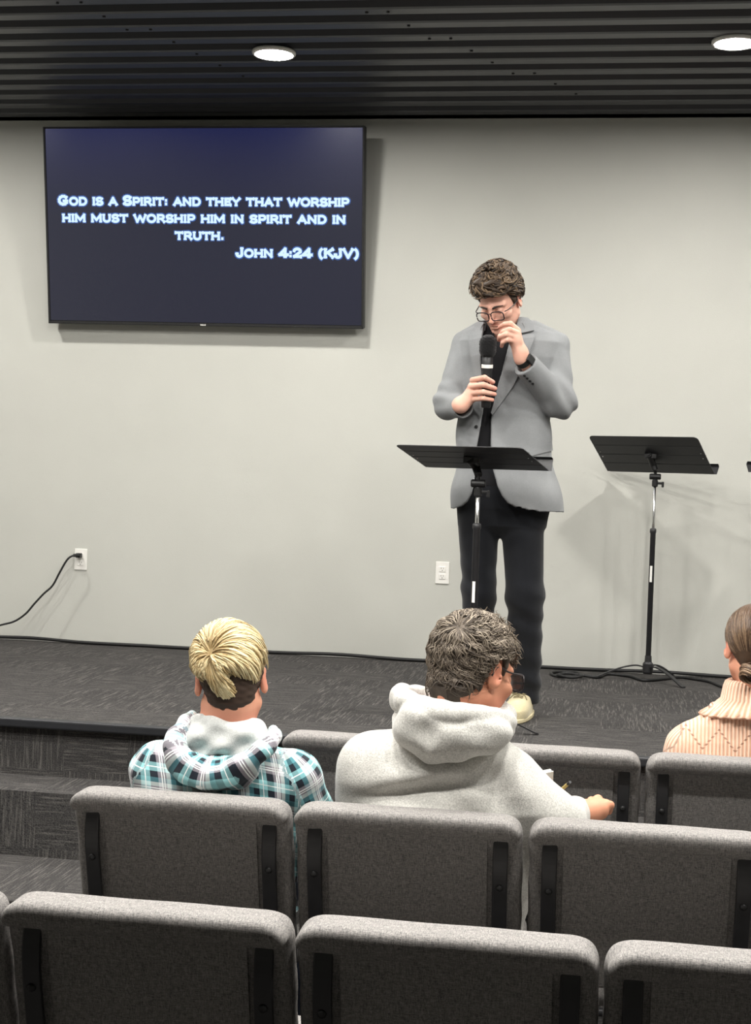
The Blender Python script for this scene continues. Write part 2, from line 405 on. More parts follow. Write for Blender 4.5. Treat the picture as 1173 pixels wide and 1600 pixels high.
M['letters'] = emit('lit_lettering', srgb(206, 232, 255), 1.15)
M['letter_glow'] = emit('painted_lettering_glow', srgb(70, 112, 190), .75)
def screen_mat():
    ma, t, b = nt('lit_slide_background'); b.inputs['Base Color'].default_value = (.004, .004, .005, 1); b.inputs['Roughness'].default_value = .25
    tc = node(t, 'ShaderNodeTexCoord'); sp = node(t, 'ShaderNodeSeparateXYZ'); t.links.new(tc.outputs['Object'], sp.inputs[0])
    h = math_(t, 'ADD', math_(t, 'MULTIPLY', sp.outputs[2], 1/1.028), math_(t, 'MULTIPLY', math_(t, 'SUBTRACT', noise(t, tc.outputs['Object'], 1.6, 1), .5), .12))
    c = ramp(t, h, [(0, srgb(46, 47, 62)), (.55, srgb(42, 44, 61)), (.8, srgb(35, 38, 68)), (1, srgb(27, 33, 78))])
    t.links.new(c, b.inputs['Emission Color']); b.inputs['Emission Strength'].default_value = .85; return ma
M['screen'] = screen_mat()
def lens_mat():
    ma, t, b = nt('clear_lens'); out = t.nodes['Material Output']; tr = node(t, 'ShaderNodeBsdfTransparent'); gl = node(t, 'ShaderNodeBsdfGlossy', ins={'Roughness': .05}); mx = node(t, 'ShaderNodeMixShader', ins={0: .08})
    t.links.new(tr.outputs[0], mx.inputs[1]); t.links.new(gl.outputs[0], mx.inputs[2]); t.links.new(mx.outputs[0], out.inputs[0]); return ma
M['lens'] = lens_mat()
M['frame'] = simple('dark_spectacle_frame', srgb(34, 26, 28), .35)

# ---------------------------------------------------------------- the room
def panel(name, lo, hi, mat):
    lo, hi = np.array(lo, float), np.array(hi, float); return structure(MB().box((lo+hi)/2, (hi-lo)/2).build(name, mat))
panel('floor', (RX0, RY0, -.1), (RX1, WALL_Y, 0), M['carpet'])
panel('wall_back', (RX0, WALL_Y, -.1), (RX1, WALL_Y+.12, CEIL+.1), M['wall'])
panel('wall_left', (RX0-.12, RY0, -.1), (RX0, WALL_Y+.12, CEIL+.1), M['wall'])
panel('wall_right', (RX1, RY0, -.1), (RX1+.12, WALL_Y+.12, CEIL+.1), M['wall'])
panel('wall_front', (RX0-.12, RY0-.12, -.1), (RX1+.12, RY0, CEIL+.1), M['wall'])
# ribbed metal ceiling: trapezoid ribs every 183 mm running along the back wall
prof = []; y = RY0; P_ = .183
while y < WALL_Y:
    for dy, dz in ((0, 0), (.062, 0), (.078, .004), (.098, .036), (.106, .038), (.141, .038), (.149, .036), (.169, .004)):
        if y+dy < WALL_Y: prof.append((y+dy, CEIL+dz))
    y += P_
prof.append((WALL_Y, CEIL+.0)); prof = np.array(prof); n = len(prof)
V = np.vstack([np.c_[np.full(n, RX0), prof], np.c_[np.full(n, RX1), prof]]); k = np.arange(n-1)
ceil_o = obj_np('ceiling', V, np.stack([k, k+1, k+1+n, k+n], 1), M['ceiling'], None, None, False)
structure(ceil_o)
sc_me = None
for (px0, py0, px1, py1, cnt) in ((573, 12, 900, 146, 11), (90, 0, 380, 110, 9)):
    a, b = at(px0, py0, 1), at(px1, py1, 1)
    for i in range(cnt):
        t_ = i/(cnt-1); px, py = px0+(px1-px0)*t_, py0+(py1-py0)*t_
        r = at(px, py, 1.0)-CAM; p = CAM+r*((CEIL-1.6)/r[2])
        yy = RY0+round((p[1]-RY0-.03)/P_)*P_+.031; p = CAM+r*(yy/r[1])
        if sc_me is None:
            sc_me = MB().lathe((0, 0, -.006), (0, 0, 1), [(0, .004), (.001, .0065), (.006, .007)], 8).build('screw', M['black_plastic'], ceil_o); sc_me.location = (p[0], yy, CEIL)
        else:
            c = sc_me.copy(); COL.objects.link(c); c.location = (p[0], yy, CEIL)
# stage with a step and a low platform in front
panel('stage', (RX0, 5.30, 0), (RX1, WALL_Y, STAGE), M['carpet'])
panel('stage_step', (RX0, 5.03, 0), (RX1, 5.30, STEP), M['carpet'])
structure(MB().box(((RX0-1.22)/2, (4.50+5.03)/2, PLAT/2), ((-1.22-RX0)/2, (5.03-4.50)/2, PLAT/2)).box(((RX1-1.22)/2, (4.80+5.03)/2, PLAT/2), ((RX1+1.22)/2, (5.03-4.80)/2, PLAT/2)).build('stage_platform', M['carpet']))
nb = structure(bevel(MB().box(((RX0+RX1)/2, 5.285, STAGE-.014), ((RX1-RX0)/2, .02, .018)).build('trim_1', M['nosing']), .008, 3))

# ---------------------------------------------------------------- ceiling lamps
lamp_proto = None
def ceiling_lamp(x, y, label, group=None):
    global lamp_proto
    if lamp_proto is None:
        o = thing('ceiling_light', label, 'ceiling light', (x, y, CEIL), 0, group)
        MB().lathe((0, 0, 0), (0, 0, -1), [(-.002, .098), (.008, .098), (.014, .092), (.014, .084), (.006, .084)], 28).build('trim_ring', M['white_plastic'], o, smooth=True)
        MB().lathe((0, 0, -.004), (0, 0, -1), [(.004, .083), (.008, .083), (.0085, .080), (.0088, .04)], 20).build('diffuser', M['lamp'], o)
        lamp_proto = o; return
    o = lamp_proto.copy(); COL.objects.link(o); o.location = (x, y, CEIL)
    for ch in lamp_proto.children:
        c = ch.copy(); COL.objects.link(c); c.parent = o
    tag(o, label, 'ceiling light')
    if group: o['group'] = group
    elif 'group' in o: del o['group']
ceiling_lamp(-1.55, 6.45, 'lit round ceiling light above the wall screen')
ceiling_lamp(.45, 6.37, 'lit round ceiling light at the upper right corner, partly cut off')
for (x, y) in [(-3.55, 6.45), (2.45, 6.40)]+[(xx, yy) for yy in (4.6, 3.6) for xx in (-3.55, -1.55, .45, 2.45)]+[(xx, 2.85) for xx in (-2.55, -.55, 1.45)]+[(xx, 2.1) for xx in (-1.55, -.55, .45)]:  # unseen lamps, rows over the seats added and spaced to light the audience
    ceiling_lamp(x, y, 'lit round ceiling light added outside the picture to light the room', 'added ceiling lights outside the picture')

# ---------------------------------------------------------------- wall screen and its slide
TW, TH, TT = 1.72, 1.028, rad(8.87)
tv = thing('television', 'large black wall television tilted forward showing a verse in pale lettering', 'television', (-2.157, 7.58, 2.37)); tv.rotation_euler = (TT, 0, 0)
bevel(MB().box((0, .028, TH/2), (TW/2, .028, TH/2)).build('case', M['black_plastic'], tv), .006)
scr = MB().box((0, -.001, TH/2+.004), (TW/2-.012, .0015, TH/2-.014)).build('screen', M['screen'], tv)
bevel(MB().box((0, -.003, .006), (TW/2, .004, .006)).box((0, -.003, TH-.004), (TW/2, .004, .004)).box((-TW/2+.005, -.003, TH/2), (.005, .004, TH/2)).box((TW/2-.005, -.003, TH/2), (.005, .004, TH/2)).build('bezel', M['rubber'], tv), .002)
br = MB().box((0, .07, TH*.6), (.28, .02, .16))
br.box((-.2, .062, TH*.6), (.02, .012, .3)).box((.2, .062, TH*.6), (.02, .012, .3)).build('bracket', M['black_metal'], tv)
lg = MB()
for i in range(4): lg.box((-.0115+.0077*i, -.0078, .006), (.0026, .0006, .0035))
lg.build('logo', M['white_plastic'], tv)
def arc(cx, cy, rx, ry, a0, a1, n=10): return [(cx+rx*cos(rad(a)), cy+ry*sin(rad(a))) for a in np.linspace(a0, a1, n)]
GL = {  # width, strokes (polyline, serif at start, serif at end)
 'A': (1.0, [([(.08, 0), (.5, 1)], 1, 0), ([(.92, 0), (.5, 1)], 1, 0), ([(.25, .32), (.75, .32)], 0, 0)]),
 'D': (.95, [([(.14, 0), (.14, 1), (.45, 1)]+arc(.45, .5, .42, .5, 90, -90)+[(.14, 0)], 0, 0)]),
 'E': (.8, [([(.74, .95), (.14, .95), (.14, .05), (.74, .05)], 1, 1), ([(.14, .52), (.6, .52)], 0, 1)]),
 'G': (1.02, [(arc(.5, .5, .42, .5, 42, 325)+[(.86, .42), (.55, .42)], 1, 0)]),
 'H': (1.0, [([(.14, 0), (.14, 1)], 1, 1), ([(.86, 0), (.86, 1)], 1, 1), ([(.14, .5), (.86, .5)], 0, 0)]),
 'I': (.3, [([(.15, 0), (.15, 1)], 1, 1)]),
 'J': (.72, [([(.56, 1), (.56, .3)]+arc(.32, .27, .24, .27, 0, -180)+[(.08, .34)], 1, 1)]),
 'K': (.95, [([(.14, 0), (.14, 1)], 1, 1), ([(.86, 1), (.14, .42)], 1, 0), ([(.38, .6), (.88, 0)], 0, 1)]),
 'M': (1.2, [([(.12, 0), (.12, 1), (.6, .22), (1.08, 1), (1.08, 0)], 1, 1)]),
 'N': (1.02, [([(.14, 0), (.14, 1), (.88, 0), (.88, 1)], 1, 1)]),
 'O': (1.05, [(arc(.525, .5, .43, .5, 0, 360, 20), 0, 0)]),
 'P': (.85, [([(.14, 0), (.14, 1), (.5, 1)]+arc(.5, .71, .28, .29, 90, -90)+[(.14, .42)], 1, 0)]),
 'R': (.95, [([(.14, 0), (.14, 1), (.5, 1)]+arc(.5, .73, .27, .27, 90, -90)+[(.14, .46)], 1, 0), ([(.5, .46), (.86, 0)], 0, 1)]),
 'S': (.85, [(arc(.43, .75, .31, .25, 20, 250)+arc(.43, .25, .33, .25, 70, -160), 1, 1)]),
 'T': (.92, [([(.46, 0), (.46, .95)], 1, 0), ([(.06, .95), (.86, .95)], 1, 1)]),
 'U': (.98, [([(.14, 1), (.14, .38)]+arc(.49, .38, .35, .38, 180, 360)+[(.84, 1)], 1, 1)]),
 'V': (.98, [([(.06, 1), (.49, 0), (.92, 1)], 1, 1)]),
 'W': (1.4, [([(.06, 1), (.38, 0), (.7, .85), (1.02, 0), (1.34, 1)], 1, 1)]),
 'Y': (.95, [([(.06, 1), (.475, .45), (.89, 1)], 1, 1), ([(.475, .45), (.475, 0)], 0, 1)]),
 '4': (.9, [([(.62, 0), (.62, 1), (.06, .26), (.88, .26)], 1, 0)]),
 '2': (.85, [([(.12, .74)]+arc(.42, .71, .3, .29, 165, -20)+[(.12, .05), (.78, .05)], 0, 1)]),
 '(': (.45, [(arc(.5, .42, .36, .64, 118, 242), 0, 0)]), ')': (.45, [(arc(-.05, .42, .36, .64, 62, -62), 0, 0)]),
 ':': (.35, [([(.17, .1), (.17, .2)], 0, 0), ([(.17, .62), (.17, .72)], 0, 0)]), '.': (.35, [([(.17, .06), (.17, .16)], 0, 0)]),
}
def lettering(lines, thick, ylev, grow=0.0):
    mb = MB()
    def seg(a, b, w):
        a, b = np.array(a), np.array(b); d = (b-a)/(np.linalg.norm(b-a)+1e-9); nn = np.array([-d[1], d[0]]); a = a-d*w*.42; b = b+d*w*.42
        q = [a+nn*w/2, a-nn*w/2, b-nn*w/2, b+nn*w/2]; mb.add([(p[0], ylev, p[1]) for p in q], [[0, 1, 2, 3]])
    for txt, x0, x1, zb, big, small in lines:
        gl = []; x = 0
        for ch in txt:
            if ch == ' ': x += .62*small; continue
            s = big if (ch.isupper() or ch in '0123456789()') else small
            w, st = GL[ch.upper()]; gl.append((x, s, st)); x += (w+.10)*s*1.0
        L = x-.1*small; k = (x1-x0)/L
        for gx, s, st in gl:
            w = thick*s+grow
            for pl, s0, s1 in st:
                pts = [(x0+(gx+p[0]*s)*k, zb+thick*s/2+p[1]*(s-thick*s)) for p in pl]
                for a, b in zip(pts[:-1], pts[1:]): seg(a, b, w)
                for on, e, q in ((s0, pts[0], pts[1]), (s1, pts[-1], pts[-2])):
                    if on:
                        d = np.array(e)-np.array(q); d /= np.linalg.norm(d); nn = np.array([-d[1], d[0]])
                        seg(np.array(e)+nn*s*.13, np.array(e)-nn*s*.13, w*.5)
    return mb
def ux(px): return (px-71-(px-71)*0.0)/498.5*TW-TW/2
def vz(py): return TH*(1-(py-197)/313.5)
LINES = [('God is a Spirit: and they that worship', ux(92.5), ux(546), vz(321), .0565, .0475), ('him must worship him in spirit and in', ux(98), ux(541), vz(347.6), .0475, .0475),
         ('truth.', ux(277.5), ux(354), vz(374.4), .0475, .0475), ('John 4:24 (KJV)', ux(373), ux(562), vz(401), .0555, .0475)]
for ln_ in LINES:
    tl = lettering([ln_], .27, -.0036).build('text_line', M['letters'], tv)
    lettering([ln_], .27, -.0030, .010).build('glow_edge', M['letter_glow'], tl)  # blue bloom around the letters, built as a wider emissive outline

# ---------------------------------------------------------------- wall sockets
def socket(px, py, label):
    p = at(px, py, WALL_Y); o = thing('wall_socket', label, 'socket', (p[0], WALL_Y, p[2]))
    bevel(MB().box((0, -.003, 0), (.036, .003, .058)).build('cover_plate', M['white_plastic'], o), .0025)
    for s in (-1, 1):
        r = bevel(MB().box((0, -.007, s*.0195), (.0165, .002, .0145)).build('receptacle', M['white_plastic'], o), .003, 3)
        MB().box((-.006, -.0092, s*.0195+.004), (.001, .0006, .004)).box((.006, -.0092, s*.0195+.004), (.001, .0006, .0035)).lathe((0, -.0088, s*.0195-.007), (0, -1, s*.0195-.007), [(0, .0025), (.001, .0025)], 8).build('slot', M['slot'], r)
    MB().lathe((0, -.006, 0), (0, -1, 0), [(0, .003), (.0015, .003)], 8).build('screw', M['white_plastic'], o)
    return o
socket(691, 895, 'white wall socket behind the grey blazer man, nothing plugged in')
socket(126.5, 874, 'white wall socket at left with a black plug in it')
# power cord
cp = [at(124, 867, 7.655), at(121, 867.5, 7.60), at(112, 869, 7.575), at(104, 876, 7.57), at(93, 895, 7.57), at(82, 915, 7.57), at(68, 928, 7.56), at(54, 943, 7.55), at(40, 959, 7.54), at(22, 971, 7.53), at(0, 977, 7.52), at(-25, 985, 7.5), (-3.45, 7.48, .655), (-3.7, 7.46, .648), (-4.1, 7.42, .648)]
cord = thing('power_cord', 'black power cord drooping left from the wall socket', 'cord', (-3.3, 7.5, STAGE))
MB().tube(catmull(cp, 8), .0055, 8).build('cable', M['cable'], cord, smooth=True, origin=(-3.3, 7.5, STAGE))
pl0 = at(125, 867.5, 7.66)
bevel(MB().box((pl0[0], 7.642, pl0[2]), (.014, .018, .012)).box((pl0[0]-.012, 7.622, pl0[2]), (.012, .008, .009)).build('plug', M['black_plastic'], cord, origin=(-3.3, 7.5, STAGE)), .004)
# cable lying along the foot of the wall
xs = np.linspace(-3.9, 2.2, 46); wp = [(x, WALL_Y-.022-.012*abs(sin(x*5.1))-.01*max(0, sin(x*2.3+1)), STAGE+.010+.008*max(0, sin(x*3.7+.5))**3) for x in xs]
tag(MB().tube(catmull(wp, 4), .009, 8).build('wall_cable', M['cable'], smooth=True), 'black cable lying along the foot of the back wall', 'cable')

# ---------------------------------------------------------------- music stands
def music_stand(base, desk_c, w, L, tilt, yaw, clamp_z, label, leg_angles, sticker=None, mirror=1):
    bx, by = base; o = thing('music_stand', label, 'music stand', (bx, by, STAGE), 0, None); O = np.array([bx, by, STAGE])
    ca, sa = cos(yaw), sin(yaw)
    def D(x, u, nrm=0):     # desk coordinates: across, up the desk, off its face (towards the reader)
        yl = -u*sin(tilt)+nrm*cos(tilt); zl = u*cos(tilt)+nrm*sin(tilt)
        return np.array([desk_c[0]+x*ca-yl*sa, desk_c[1]+x*sa+yl*ca, desk_c[2]+zl])-O
    # desk sheet with rounded top corners and three pressed creases
    r_ = .022; us = sorted(set([-.5*L, -.5*L+.008]+[-.5*L+L*f+e for f in (.25, .5, .75) for e in (-.003, 0, .003)]+list(.5*L-r_+r_*np.sin(np.linspace(0, PI/2, 6)))))
    rows = []
    for u in us:
        t_ = max(0, u-(.5*L-r_)); hw = w/2-(r_-math.sqrt(max(r_*r_-t_*t_, 0)))
        cr = .004 if any(abs(u-(-.5*L+L*f)) < 1e-6 for f in (.25, .5, .75)) else 0
        rows.append([D(x, u, cr) for x in np.linspace(-hw, hw, 9)])
    P = np.array(rows); nv = D(0, 0, .0025)-D(0, 0, 0)
    V, F = slab(P, nv); dk = obj_np('desk', V, F, M['black_metal'], o, None, False)
    for x in (-w/2+.02, w/2-.02):
        for u in (-.02, .02): MB().lathe(D(x, u, -.001), D(x, u, -1), [(0, .003), (.0015, .0022)], 6).build('rivet', M['chrome'], dk)
    # tray along the lower edge with an upturned lip
    tr = [[D(x, u, nn) for x in np.linspace(-w/2, w/2+.0, 5)] for u, nn in ((-.5*L, 0), (-.5*L-.002, .045), (-.5*L+.004, .05), (-.5*L+.016, .05))]
    ex = D(.012*mirror, 0)-D(0, 0); V, F = slab(np.array(tr)+ex, D(0, -.0025)-D(0, 0)); obj_np('tray', V, F, M['black_metal'], o, None, False)
    # clamp head below the desk, then the telescoping pole
    hd = MB(); a = D(0, -.01, -.012); 
    hd.box(D(0, 0, -.008), (.03, .02, .012)); hd.tube([D(0, .02, -.012), D(0, -.05, -.02), np.array([0, 0, clamp_z-STAGE+.02])], [.016, .017, .015], 10)
    cl = bevel(hd.build('tilt_clamp', M['black_plastic'], o), .004)
    MB().lathe((-.028, 0, clamp_z-STAGE-.01), (1, 0, clamp_z-STAGE-.01), [(0, .012), (.004, .015), (.052, .015), (.056, .012)], 12).build('tilt_knob', M['black_plastic'], cl)
    zc = clamp_z-STAGE-.03; ztop = clamp_z-STAGE-.24 if sticker is None else sticker[0]
    MB().tube([(0, 0, zc+.05), (0, 0, ztop-.2)], .0075, 12).build('upper_pole', M['chrome'], o, smooth=True)
    co = MB().lathe((0, 0, zc-.03), (0, 0, 9), [(0, .012), (.004, .015), (.03, .015), (.036, .011)], 14)
    co.build('collar', M['black_plastic'], o)
    wk = MB(); wk.box((.024, 0, zc-.012), (.014, .005, .006)); wk.box((.038, 0, zc-.018), (.006, .006, .014)); bevel(wk.build('wing_knob', M['black_plastic'], o), .003)
    MB().lathe((0, 0, .05), (0, 0, 9), [(0, .0125), (.002, .0135), (ztop-.075, .0135), (ztop-.07, .0165), (ztop-.055, .0165), (ztop-.05, .012)], 14).build('lower_pole', M['black_metal'], o, smooth=True)
    st = sticker[1] if sticker else .42
    sk = MB(); aa = np.linspace(-2.2, -1.35, 6); Pk = np.array([[(.0139*cos(t), .0139*sin(t), z) for t in aa] for z in (st, st+.08)]); V, F = slab(Pk, np.zeros((2, 6, 3))+np.array([0, -.0004, 0])); sk.add(V, F)
    sk.build('sticker', M['paper'], o)
    MB().lathe((0, 0, .035), (0, 0, 9), [(0, .022), (.01, .026), (.05, .026), (.06, .018), (.09, .016)], 16).build('hub', M['black_metal'], o)
    for an in leg_angles:
        c_, s_ = cos(an), sin(an)
        pr = [(.015, .07), (.06, .078), (.12, .066), (.19, .04), (.245, .014), (.265, .008)]
        P = np.array([[(q*c_-k_*s_, q*s_+k_*c_, zz) for k_ in (-.011, 0, .011)] for q, zz in catmull(np.array(pr), 4)])
        V, F = slab(P, np.array([0, 0, -.006])); lg_ = obj_np('leg', V, F, M['black_metal'], o, None, False)
    return o
def ang(bx, by, p): return math.atan2(p[1]-by, p[0]-bx)
music_stand((.219, 7.385), (.193, 7.36, 1.756), .568, .29, .952, -.438, 1.66, 'black music stand by the back wall, right of the grey blazer man',
            [ang(.219, 7.385, (-.019, 7.376))+.04, ang(.219, 7.385, (.377, 7.188)), 1.05], (.755, .49))
music_stand((-.49, 5.55), (-.518, 5.55, 1.685), .509, .301, 1.314, -.30, 1.60, 'black music stand with flat tilted desk in front of the grey blazer man',
            [.28, .28+2*PI/3, .28+4*PI/3], (.80, .50))
music_stand((1.03, 7.15), (.93, 7.12, 1.77), .50, .29, .952, .30, 1.66, 'black music stand at the right edge, almost wholly cut off',
            [.5, .5+2*PI/3, .5+4*PI/3], (.75, .48), -1)
# loose cable coil beside the far stand
def coil(px, py, rx, ry, z, turns=1.0, ph=0, n=26):
    r = at(px, py, 1)-CAM; p = CAM+r*((STAGE-1.6)/r[2]); return [(p[0]+rx*cos(ph+t), p[1]+ry*sin(ph+t), z+.002*sin(3*t)) for t in np.linspace(0, 2*PI*turns, n)]
def fl(px, py, z=.0): r = at(px, py, 1)-CAM; p = CAM+r*((STAGE+z-1.6)/r[2]); return (p[0], p[1], STAGE+z)
pts = coil(884, 1056, .075, .10, STAGE+.008, 1.9, .4, 30)+coil(890, 1061, .06, .06, STAGE+.018, 1.0, 1.2, 16)
pts += [fl(915, 1056, .012), fl(935, 1058, .008), fl(950, 1053, .008), fl(985, 1057, .008), fl(1005, 1063, .008), fl(1035, 1061, .008), fl(1062, 1058, .008), fl(1085, 1061, .008), fl(1108, 1065, .008), fl(1128, 1073, .008), fl(1150, 1078, .008), fl(1190, 1082, .008)]
tag(MB().tube(catmull(pts, 4), .0075, 7).build('cable', M['cable'], smooth=True), 'black cable coiled on the stage at the foot of the far music stand', 'cable')

# ---------------------------------------------------------------- chairs
RC = math.tan(rad(16))
def back_sdf(p):
    q = p.copy(); q[:, 1] = p[:, 1]-(.86-p[:, 2])*f32(RC)     # recline
    d = rbox(q, (0, .040, .645), (.2575, .030, .21), .022)
    roll = rbox(q, (0, .012, .832), (.2575, .050, .028), .026)
    d = smin(d, roll, .010); xx, zz = np.abs(q[:, 0]), q[:, 2]; rc = .06       # outline with rounded top corners
    ax_, az_ = xx-f32(.2575-rc), zz-f32(.86-rc); co_ = np.hypot(np.maximum(ax_, 0), np.maximum(az_, 0))+np.minimum(np.maximum(ax_, az_), 0)-f32(rc)
    return smax(d, co_, .016)-wob(p, 30, .0012, .3)
def make_chair(label):
    o = thing('chair', label, 'chair', (0, 0, 0), 0, 'grey upholstered chairs in three rows')
    sdf_obj('backrest', back_sdf, (-.29, -.08, .40), (.29, .17, .89), .006, M['chair_fabric'], o)
    def Bp(x, w_, z): return (x, w_+(.86-z)*RC, z)
    P = np.array([[Bp(x, .004, z) for x in np.linspace(-.178, .178, 7)] for z in np.linspace(.46, .81, 9)])
    V, F = slab(P, np.array([0, .014, 0])); bp = obj_np('back_panel', V, F, M['chair_fabric'], o, None, False)
    for s in (-1, 1):
        x = s*.207; path = [(.024, .825), (.012, .80), (.000, .775), (-.009, .745), (-.014, .71), (-.015, .67), (-.015, .60), (-.013, .46)]
        pts = [np.array(Bp(0, a, b)) for a, b in path]; pts = catmull(pts, 4)
        pts = np.vstack([pts, [[0, .125, .40], [0, .112, .32]]])
        P = np.array([[(x+k_, q[1], q[2]) for k_ in (-.0165, 0, .0165)] for q in pts]); V, F = slab(P, np.array([0, .012, 0]))
        po = obj_np('back_post', V, F, M['black_metal'], o, None, False); bevel(po, .003)
        c = Bp(x, -.0145, .69); MB().lathe(c, (c[0], c[1]-1, c[2]-.15), [(0, .0085), (.003, .0075), (.0055, .004)], 10).build('bolt', M['black_plastic'], po, smooth=True)
    sdf_obj('seat', lambda p: rbox(p, (0, .355, .445), (.25, .235, .04), .036)-wob(p, 22, .001), (-.28, .08, .39), (.28, .63, .50), .008, M['chair_fabric'], o)
    for s in (-1, 1):
        MB().tube(catmull([(s*.215, .12, .40), (s*.222, .06, .2), (s*.225, .01, .012)], 4), .0115, 8).build('leg', M['black_metal'], o, smooth=True)
        MB().tube(catmull([(s*.215, .50, .41), (s*.222, .515, .2), (s*.225, .52, .012)], 4), .0115, 8).build('leg', M['black_metal'], o, smooth=True)
    fr = MB()
    for s in (-1, 1): fr.tube([(s*.215, .115, .402), (s*.215, .50, .402)], .0115, 8)
    fr.tube([(-.215, .115, .402), (.215, .115, .402)], .010, 8).tube([(-.215, .5, .402), (.215, .5, .402)], .010, 8)
    fr.build('seat_frame', M['black_metal'], o, smooth=True)
    return o
CH = [(-.92+.261, 4.16, 'grey front-row chair glimpsed between the blond person and the man in the hoodie'),
      (-.398+.261, 4.16, 'empty grey chair in the front row just beyond the man in the grey hoodie'),
      (.124+.261, 4.16, 'grey chair in the front row holding the person in the peach sweater'),
      (-.952, 3.25, 'grey chair holding the blond person in the plaid shirt'),
      (-.422, 3.25, 'grey chair holding the grey-haired man in the grey hoodie'),
      (.110, 3.25, 'empty grey chair in the middle row, beside the hand of the man in the hoodie'),
      (-1.2725, 2.395, 'grey chair at the lower left edge, only a sliver of its back showing'),
      (-.7565, 2.395, 'grey chair at the lower left in the nearest row, its back wholly in view across'),
      (-.2405, 2.395, 'grey chair at the bottom centre in the nearest row'),
      (.2755, 2.395, 'grey chair at the lower right corner in the nearest row, cut by the frame')]
ch0 = None
for i, (x, y, lab) in enumerate(CH):
    if ch0 is None: c = ch0 = make_chair(lab)
    else:
        c = ch0.copy(); COL.objects.link(c); c['label'] = lab
        for k_ in ch0.children:
            e = k_.copy(); COL.objects.link(e); e.parent = c
            for k2 in k_.children: g = k2.copy(); COL.objects.link(g); g.parent = e
    c.location = (x, y, 0); c.scale = (1.022 if y == 3.25 else 1, 1, 1); c.rotation_euler = (0, 0, (0, .006, -.004, .0, .004, -.008, 0, .004, -.002, .006)[i])

# ---------------------------------------------------------------- people: shared head, hair, hands
def head_R(yaw, pitch, roll=0.0):           # yaw measured from +Y towards -X, pitch downwards
    f = np.array([-sin(yaw)*cos(pitch), cos(yaw)*cos(pitch), -sin(pitch)]); r = np.cross(f, [0, 0, 1.0]); r /= np.linalg.norm(r); u = np.cross(r, f)
    r2 = cos(roll)*r+sin(roll)*u; u2 = -sin(roll)*r+cos(roll)*u; return np.stack([r2, f, u2], 1)
def head_sdf(P, c, R, s=1.0):
    p = ((P-np.asarray(c, f32))@R.astype(f32))/f32(s); q = p.copy(); q[:, 0] = np.abs(q[:, 0])
    far = np.linalg.norm(p, axis=1)-.16; d = far.copy(); k = far < .05
    if k.any():
        p, q = p[k], q[k]
        e = ell(p, (0, -.012, .035), (.075, .097, .088)); e = smin(e, ell(p, (0, .028, -.035), (.061, .066, .078)), .03)
        e = smin(e, ell(q, (0, .066, -.096), (.028, .026, .022)), .025); e = smin(e, cone(q, (.052, .0, -.055), (.02, .066, -.098), .018, .015), .025)
        e = smin(e, ell(q, (.044, .062, -.022), (.02, .02, .016)), .02); e = smin(e, cone(q, (0, .09, .024), (.048, .07, .022), .009, .009), .015)
        e = smax(e, -(np.linalg.norm(q-np.array([.031, .104, .004], f32), axis=1)-.015), .014)
        e = smin(e, np.linalg.norm(q-np.array([.031, .079, .003], f32), axis=1)-.0135, .004)
        e = smin(e, cone(p, (0, .092, .014), (0, .114, -.03), .007, .0105), .012); e = smin(e, np.linalg.norm(q-np.array([.0115, .102, -.034], f32), axis=1)-.0075, .006)
        e = smin(e, ell(q, (0, .0935, -.0565), (.021, .009, .0055)), .005); e = smin(e, ell(q, (0, .0925, -.068), (.018, .0095, .0065)), .005)
        e = smax(e, -cone(q, (0, .1045, -.062), (.022, .096, -.0625), .0022, .0018), .004)
        ea = ell(q, (.079, -.012, -.004), (.009, .019, .032), head_R(-.35, 0)); ea = smax(ea, -ell(q, (.0865, -.008, .0), (.006, .011, .020)), .006)
        e = smin(e, ea, .006); d[k] = e
    return d*f32(s)
def head_tint(V, c, R, lip=.9):
    p = ((V-np.asarray(c, f32))@R.astype(f32)); q = p.copy(); q[:, 0] = np.abs(q[:, 0])
    l = np.clip(1-np.abs(ell(q, (0, .097, -.062), (.022, .012, .012)))/.004, 0, 1)*lip*(p[:, 1] > .06)
    l = np.maximum(l, .55*np.clip(1-np.linalg.norm(q-np.array([.08, -.012, 0], f32), axis=1)/.04, 0, 1))
    return np.maximum(l, .35*np.clip(1-np.linalg.norm(q-np.array([.0, .112, -.03], f32), axis=1)/.025, 0, 1))
SC, SR = np.array([0, -.012, .035]), np.array([.077, .099, .090])
